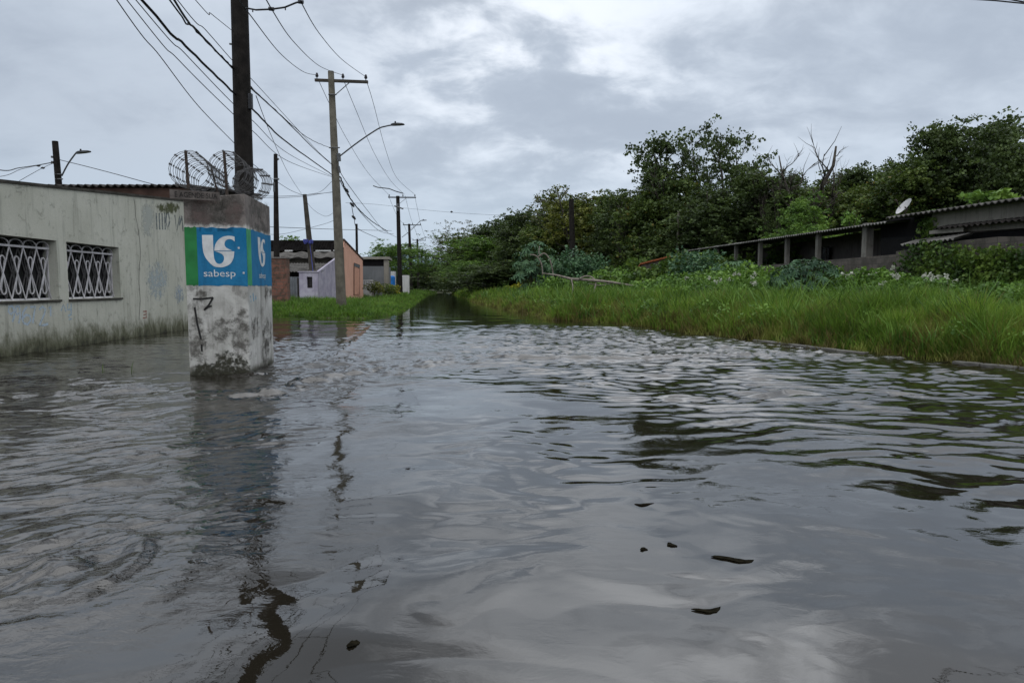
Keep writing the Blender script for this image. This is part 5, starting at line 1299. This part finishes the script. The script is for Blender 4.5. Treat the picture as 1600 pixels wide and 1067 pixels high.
place_tree('dense', 0, 975, 302, 56, 8, 'leafA', 'dark mid-height tree around the twisted snag', GR)
place_tree('tall', 1, 1344, 258, 47, 3.6, 'leafA', 'narrow tree between the dead trees and the satellite dish', GR)
place_tree('tall', 0, 1402, 250, 47, 3.8, 'leafA', 'narrow ragged tree just left above the satellite dish', GR)
place_tree('open', 2, 1442, 232, 46, 4.5, 'leafA', 'airy tree between the dish and the narrow tall tree', GR)
place_tree('tall', 0, 1022, 262, 54, 4.2, 'leafA', 'narrow dark tree left of the spreading open tree', GR)
place_tree('open', 1, 1000, 296, 57, 5, 'leafB', 'thin olive tree right of the twisted snag', GR)
place_tree('tall', 1, 950, 300, 60, 4.5, 'leafB', 'narrow olive tree left of the twisted snag', GR)
place_tree('dead', 1, 1192, 262, 47, 2.4, 'leafA', 'thin bare snag right of the tallest open-crowned tree', GR)
place_tree('tall', 1, 1235, 268, 48, 3.6, 'leafA', 'narrow tree between the broken snag and the big dead tree', GR)
place_tree('open', 0, 905, 290, 62, 9, 'leafY', 'thin yellowish tree behind the broken-topped pole', GR)
place_tree('dense', 1, 928, 298, 62, 9, 'leafY', 'yellowish dense tree right of the broken-topped pole', GR)
place_tree('dense', 2, 868, 305, 66, 10, 'leafB', 'olive dense tree left of the broken-topped pole', GR)
place_tree('open', 1, 868, 298, 70, 8, 'leafD', 'wispy thin tree showing above the olive tree', GR)
place_tree('dense', 3, 828, 326, 74, 10, 'leafA', 'dark tree stepping down towards the end of the street', GR)
place_tree('dense', 0, 792, 334, 92, 13, 'leafA', 'dark green tree behind the spreading layered tree', GR)
place_tree('layer', 0, 755, 362, 88, 12, 'leafC', 'broad bright green layered tree over the end of the street', GR)
place_tree('layer', 1, 735, 408, 80, 8.5, 'leafC', 'lower spreading branch tree reaching over the water', GR)
place_tree('dense', 1, 790, 410, 72, 12, 'leafA', 'dark thicket tree under the layered canopy', GR)
place_tree('pale', 0, 706, 346, 150, 16, 'leafD', 'pale wispy tree standing highest at the far end', GR)
place_tree('pale', 1, 750, 350, 140, 20, 'leafD', 'brownish broad tree beside the pale wispy tree', GR)
place_tree('dense', 2, 704, 388, 140, 16, 'leafA', 'dark tree closing the end of the street on the right', GR)
place_tree('dense', 3, 668, 412, 165, 18, 'leafA', 'small dark tree directly behind the farthest poles', GR)
place_tree('dense', 0, 748, 366, 112, 17, 'leafB', 'tall dim tree behind the layered canopy', GR)
GL = 'trees behind the houses'
place_tree('layer', 0, 602, 374, 88, 9, 'leafC', 'bright almond-leaved tree behind the grey house', GL, rz=1.0)
place_tree('layer', 1, 636, 380, 122, 12, 'leafC', 'bright tree behind the pole with two crossarms', GL, rz=2.0)
place_tree('dense', 1, 612, 416, 104, 8, 'leafA', 'dark tree beneath the bright almond-leaved tree', GL)
place_tree('dense', 2, 640, 415, 160, 14, 'leafA', 'dark tree on the left side of the street end', GL)
place_tree('dense', 3, 648, 422, 200, 12, 'leafB', 'olive shrub tree left of the farthest poles', GL)
place_tree('dense', 0, 462, 371, 75, 7, 'leafC', 'green tree top showing over the dark corrugated roof', GL)
place_tree('dense', 0, 588, 432, 90, 8, 'leafA', 'dark shrub tree left of the blue drum', GL)
# wood behind: one mass
r = np.random.default_rng(99)
def mass(n, pts, depth, size, seed, jag=1.0):
    """pts: list of (px, ytop, Y); leaf clusters filling a belt of forest"""
    rr = np.random.default_rng(seed); C = []
    px = np.array([p[0] for p in pts], float); yt = np.array([p[1] for p in pts], float); YY_ = np.array([p[2] for p in pts], float)
    nc = n//40; u = rr.random(nc)*(px[-1]-px[0])+px[0]
    Yc = np.interp(u, px, YY_)+rr.random(nc)*depth
    z_top = (447-np.interp(u, px, yt))/FPX*np.interp(u, px, YY_)+1.3+fbm(u*.05, u*0+seed, 3)*1.3*jag
    zc = .3+(z_top-.3)*rr.random(nc)**.8; X = (u-800)/FPX*Yc
    cen = np.stack([X, Yc, zc], 1)
    C = (cen[:, None, :]+rr.normal(size=(nc, 40, 3))*np.array([.42, .42, .26])).reshape(-1, 3)
    return leafcards(C, np.full(len(C), size), seed+1, flat=.2)
V, T = mass(150000, [(680, 425, 115), (760, 400, 100), (830, 372, 84), (900, 342, 72), (980, 345, 62), (1060, 300, 58), (1150, 285, 55), (1250, 310, 52), (1350, 285, 50), (1450, 262, 48), (1540, 240, 46), (1800, 230, 44)], 9, .21, 41)
tag(link_mesh(np_mesh('woods', V, None, T), 'woods', M['leafA']), 'dark mass of woodland behind the front row of trees', 'woods', kind='stuff')
V, T = mass(20000, [(540, 432, 105), (600, 428, 125), (640, 425, 215), (700, 425, 215)], 14, .5, 43, .5)
tag(link_mesh(np_mesh('woods', V, None, T), 'woods', M['leafA']), 'dark trees massed at the far end of the street', 'woods', kind='stuff')

# undergrowth on the right bank between grass and buildings
def mounds(name, label, n, region, zf, size, mat, seed, flat=.3, cat='undergrowth'):
    rr = np.random.default_rng(seed); X, Y = region(rr, n); sd = signed_land(X, Y); z0 = land_z(sd, X, Y)
    hgt = zf(X, Y); k = hgt > .1; X, Y, z0, hgt = X[k], Y[k], z0[k], hgt[k]
    z = z0+hgt*(rr.random(len(X))**.55)
    V, T = leafcards(np.stack([X, Y, z], 1), size*(np.full(len(X), 1)*(0.7+Y/60)), seed+1, flat=flat)
    o = link_mesh(np_mesh(name, V, None, T), name, M[mat]); return tag(o, label, cat, kind='stuff')
def regR(y0, y1, o0, o1):
    def f(rr, n):
        Y = y0*(y1/y0)**rr.random(n); xw = xr_r[1](Y)-np.interp(Y, [10, 25, 60, 130], [7.5, 8.5, 12, 14])+.15
        bl_ = bx(Y, -.5); a = xw+(bl_-xw)*o0; b = xw+(bl_-xw)*o1
        return a+rr.random(n)*(b-a), Y
    return f
def zprof(X, Y):
    xw = xr_r[0](Y)+.15; f = (X-xw)/np.maximum(bx(Y, -.5)-xw, .5)
    base_ = np.interp(f, [.22, .40, .7, 1.0, 1.6], [.12, .85, 1.25, 1.55, 1.9])
    return base_*(.8+.7*fbm(X*.45, Y*.45, 3))*np.interp(Y, [12, 18, 30, 42, 60], [.8, .85, 1.05, 1.5, 1.6])
mounds('undergrowth', 'leafy weeds between the grass and the columned building', 150000, regR(11, 46, .24, 1.02), zprof, .105, 'weed', 51)
def regV(rr, n):
    Y = 9.5*(60/9.5)**rr.random(n); xw = xr_r[0](Y)+.3; return xw+.2+rr.random(n)*5.5, Y
def zprofV(X, Y):
    k = fbm(X*.8+9, Y*.8, 3); return np.where(k > .16, .35+.9*np.clip(k, 0, .5), 0)
mounds('undergrowth', 'patches of broad-leaved weeds growing through the right bank grass', 60000, regV, zprofV, .075, 'weed', 57)
def zprof2(X, Y):
    xw = xr_r[0](Y)+.15; return np.interp(X-xw, [3.5, 6, 10, 16], [.2, 1.3, 2.2, 3.0])*(.8+.8*fbm(X*.3, Y*.3, 3))
def reg2(rr, n):
    Y = 36+rr.random(n)*42; xw = xr_r[0](Y)+.15; return xw+3.5+rr.random(n)**.8*11, Y
mounds('undergrowth', 'tangled weeds under the trees left of the building', 75000, reg2, zprof2, .17, 'vine', 53)

# climbing plant on the yard wall
def vinewall(label, x0, x1, yt, yb, off, n, seed, mat='vine', size=.10):
    rr = np.random.default_rng(seed); px = x0+(x1-x0)*rr.random(n); f = rr.random(n)
    ytop = np.interp(px, [q[0] for q in yt], [q[1] for q in yt])+14*fbm(px*.045, px*0+seed, 3)
    # hanging strands
    dens = 0.35+1.5*np.clip(fbm(px*.09, px*0+3, 2)+.15, 0, 1); k = rr.random(n) < dens
    px, f, ytop = px[k], f[k], ytop[k]; py = ytop+(yb-ytop)*f
    Yb = (KX+off)*FPX/(px-VX); a = (px-800)/FPX; z = CAM_H-(py-447)/FPX*Yb*1.0
    X = a*Yb; C = np.stack([X, Yb, z], 1)+rr.normal(size=(len(px), 3))*np.array([.10, .10, .06])
    V, T = leafcards(C, np.full(len(C), size), seed+2, flat=-.2, droop=.4, aspect=.42)
    me = np_mesh('creeper', V, None, T)
    o = link_mesh(me, 'climbing_plant', M[mat]); return tag(o, label, 'climbing plant')
vinewall('green climbing plant hanging over the dark yard wall at right', 1402, 1690, [(1402, 402), (1420, 385), (1440, 380), (1500, 385), (1540, 395), (1560, 385), (1600, 392), (1690, 390)], 480, -.65, 15000, 61)
vinewall('leafy creeper climbing the dark bay beside the pale upper wall', 1418, 1462, [(1418, 400), (1440, 340), (1462, 345)], 405, .2, 900, 62, size=.12)
# roof-top shoots
def bushlet(name, label, cat, px, py, Y, rx, rz, n, size, mat, seed, group=None, stem=True, flat=.3, pz=None):
    rr = np.random.default_rng(seed); c = D(px, py, Y); gz = zat(c.x, Y)-.05 if pz is None else pz
    t = thing(name, (c.x, Y, gz), label, cat, group)
    d = rr.normal(size=(n, 3)); d /= np.linalg.norm(d, axis=1)[:, None]; rad = rr.random(n)**.45
    lump = 1+.35*np.sin(d[:, 0]*5+seed)*np.cos(d[:, 2]*4+d[:, 1]*3)
    C = d*rad[:, None]*lump[:, None]*np.array([rx, rx, rz])+np.array([0, 0, c.z-gz]); C[:, 2] = np.maximum(C[:, 2], .05)
    V, T = leafcards(C, np.full(n, size), seed+1, flat=flat)
    o = link_mesh(np_mesh('foliage', V, None, T), 'foliage', M[mat], t)
    if stem:
        mb = MB()
        for k in range(6):
            a = k*1.05; mb.tube([Vector((.1*math.cos(a), .1*math.sin(a), 0))+t.location, Vector((rx*.4*math.cos(a), rx*.4*math.sin(a), (c.z-gz)*.8))+t.location, Vector((rx*.7*math.cos(a), rx*.7*math.sin(a), (c.z-gz)+rz*.4))+t.location], [.03, .02, .01], 5)
        mb.build('stem', M['bark'], t)
    return t
bushlet('shoot', 'bright leafy shoot growing through the roof at right', 'plant', 1548, 308, 25, .8, .22, 260, .24, 'leafC', 71, pz=2.6)
bushlet('shoot', 'small bright shrub top behind the roof left of the dish', 'plant', 1328, 342, 33, .45, .4, 260, .16, 'leafC', 72)
GS = 'shrubs on the right bank'
bushlet('shrub', 'yellow flowering bush at the far end of the right grass', 'shrub', 808, 453, 62, 1.5, .55, 900, .16, 'yel', 73, GS)
bushlet('shrub', 'dark low shrub overhanging the kerb in the right grass', 'shrub', 1128, 514, 19.2, .75, .26, 1600, .10, 'vine', 74, GS)
bushlet('shrub', 'grey-green bushy shrub under the broken-topped pole', 'shrub', 905, 420, 48, 2.2, 1.3, 2600, .2, 'leafcastor', 75, GS)
bushlet('shrub', 'rounded green shrub left of the fallen branch', 'shrub', 866, 452, 44, 1.5, .9, 1600, .16, 'weed', 76, GS)
bushlet('shrub', 'tall weedy shrub in front of the tiled shed', 'shrub', 1092, 425, 36, 1.5, 1.2, 1700, .17, 'leafcastor', 77, GS)
bushlet('shrub', 'light green weed clump below the left columns', 'shrub', 1120, 445, 30, 2.0, .7, 2400, .12, 'weed', 78, GS)
GS2 = 'garden shrubs by the grey house'
bushlet('shrub', 'yellow and green garden shrub right of the balustrade', 'shrub', 587, 450, 58, .9, .55, 700, .13, 'leafY', 81, GS2)
bushlet('shrub', 'reddish green garden shrub below the blue drum', 'shrub', 607, 452, 60, .9, .5, 700, .13, 'leafB', 82, GS2)
bushlet('shrub', 'small yellow garden shrub left of the pole with two crossarms', 'shrub', 617, 452, 63, .5, .4, 400, .12, 'yel', 83, GS2)

# palmate-leaved shrub
def palmate(label, px, py, Y, rx, rz, n, ls, seed, mat='leafcastor', group=GS, name='castor_shrub'):
    rr = np.random.default_rng(seed); c = D(px, py, Y); gz = zat(c.x, Y)-.05; t = thing(name, (c.x, Y, gz), label, 'shrub', group)
    V = []; T = []; cz = c.z-gz; mb = MB()
    for i in range(n):
        d = rr.normal(size=3); d[2] = abs(d[2])*.9-.35; d /= np.linalg.norm(d); rad = (.65+.4*rr.random())
        p = np.array([d[0]*rx, d[1]*rx, cz+d[2]*rz])*np.array([rad, rad, 1]); p[2] = max(p[2], .15)
        nrm = np.array([d[0]*.7, d[1]*.7, .8])+rr.normal(size=3)*.2; nrm /= np.linalg.norm(nrm)
        u = np.cross(nrm, rr.normal(size=3)); u /= np.linalg.norm(u); w = np.cross(nrm, u); L0 = ls*(.6+.7*rr.random())
        k = 8
        for j in range(k):
            a = 2*math.pi*(j+.5)/k*.92; ll = L0*(1-.25*abs(math.cos(a/2)))
            dr = u*math.cos(a)+w*math.sin(a); sd2 = -u*math.sin(a)+w*math.cos(a)
            b = len(V); V += [p, p+dr*ll*.55+sd2*ll*.16+nrm*.0, p+dr*ll-nrm*ll*.35, p+dr*ll*.55-sd2*ll*.16-nrm*ll*.03]
            T += [[b, b+1, b+2], [b, b+2, b+3]]
        if i % 4 == 0:
            mb.tube([Vector((0, 0, 0))+t.location, Vector(tuple(p*np.array([.5, .5, .6])))+t.location, Vector(tuple(p))+t.location], [.025, .015, .006], 4)
    link_mesh(np_mesh('foliage', V, None, T), 'foliage', M[mat], t); mb.build('stem', M['bark'], t)
palmate('blue-green shrub with large palmate leaves before the half wall', 1262, 447, 21.5, 1.15, .85, 330, .21, 91)
palmate('smaller palmate-leaved shrub on the left of the columns', 1150, 424, 33, 1.2, .5, 120, .24, 92)
palmate('drooping large-leaved shrub left of the fallen branch', 838, 425, 50, 1.9, 2.2, 170, .48, 93)
palmate('palmate-leaved sprig growing against the left end column', 1092, 408, 38, .7, .5, 60, .2, 94, 'leafC')
palmate('bright palmate sprig hanging in front of the dark bay', 1452, 345, 23.0, .35, .35, 26, .2, 95, 'leafC')

# white flowering clumps
def flowers(label, px, py, Y, w, h, nf, seed, nl=700):
    rr = np.random.default_rng(seed); c = D(px, py, Y); gz = zat(c.x, Y)-.05; t = thing('flowering_clump', (c.x, Y, gz), label, 'flowering plant', 'white flowering clumps')
    top = c.z-gz
    # long arching leaves
    P = np.stack([rr.normal(size=nl)*w*.6, rr.normal(size=nl)*.5, np.zeros(nl)], 1)
    V, q, tt, a = blades(P, top*(.55+.6*rr.random(nl)), np.full(nl, .045), .45, seed)
    link_mesh(np_mesh('leaf', V, q, tt, {'tipf': np.clip(np.array(a)+.7, 0, 1)}), 'foliage', M['weed'], t)
    for i in range(nf):
        p = np.array([rr.uniform(-1, 1)*w, rr.uniform(-.6, -.1), top+rr.uniform(-.75, .35)*h]); C = p+rr.normal(size=(14, 3))*.035
        V, T = leafcards(C, np.full(14, .085), seed+i, flat=0); link_mesh(np_mesh('flower', V, None, T), 'flower', M['petal'], t)
flowers('white-flowered lilies below the vine wall near the castor shrub', 1402, 436, 19.5, .75, .30, 9, 101)
flowers('white-flowered lilies in front of the hanging creeper', 1462, 437, 18.2, .45, .22, 7, 102, 500)
flowers('scattered white blooms right beside the palmate shrub', 1340, 425, 21, .9, .35, 9, 103)
flowers('sprinkled white blooms in the weeds below the columns', 1150, 432, 27, 2.0, .45, 14, 104, 900)
flowers('white blooms low in the weeds under the half wall', 1205, 445, 24, .9, .45, 9, 105)

# fallen branch and arching bare stems
fb = thing('fallen_tree', D(940, 455, 33), 'pale fallen tree trunk lying across the weeds', 'fallen tree')
def dpts(L, Y): return [D(x, y, Y+dy) for x, y, dy in L]
mb = MB(); mb.tube(dpts([(848, 427, 1), (870, 430, .6), (893, 436, .3), (925, 438, 0), (955, 441, -.2), (990, 446.5, -.5)], 33), [.02, .04, .06, .07, .06, .035], 8); mb.build('trunk', M['deadwood'], fb, smooth=True)
for L, r_ in (([(905, 436, 0), (915, 431.5, .1), (926, 434, .1), (931, 442, 0), (928, 455, -.1), (926, 463, -.1)], .04), ([(893, 437, .2), (895, 450, 0), (893, 462, 0)], .035), ([(960, 441, 0), (940, 446, .2), (920, 443, .3)], .03)):
    mb = MB(); mb.tube([Vector(p) for p in cr([tuple(p) for p in dpts(L, 33)], 4)], r_, 6); mb.build('branch', M['deadwood'], fb, smooth=True)
ab = thing('arching_stems', D(850, 440, 47), 'bare stems arching over beside the drooping large-leaved shrub', 'bare plant')
for L, r_ in (([(840, 402, 0), (850, 396, 0), (858, 404, 0), (863, 420, 0), (865, 440, 0)], .05), ([(828, 398, 0), (838, 400, 0), (846, 412, 0), (848, 430, 0)], .045), ([(843, 385, 0), (842, 396, 0), (846, 400, 0)], .04)):
    mb = MB(); mb.tube([Vector(p) for p in cr([tuple(p) for p in dpts(L, 47)], 4)], r_, 6); mb.build('stem', M['deadwood'], ab, smooth=True)
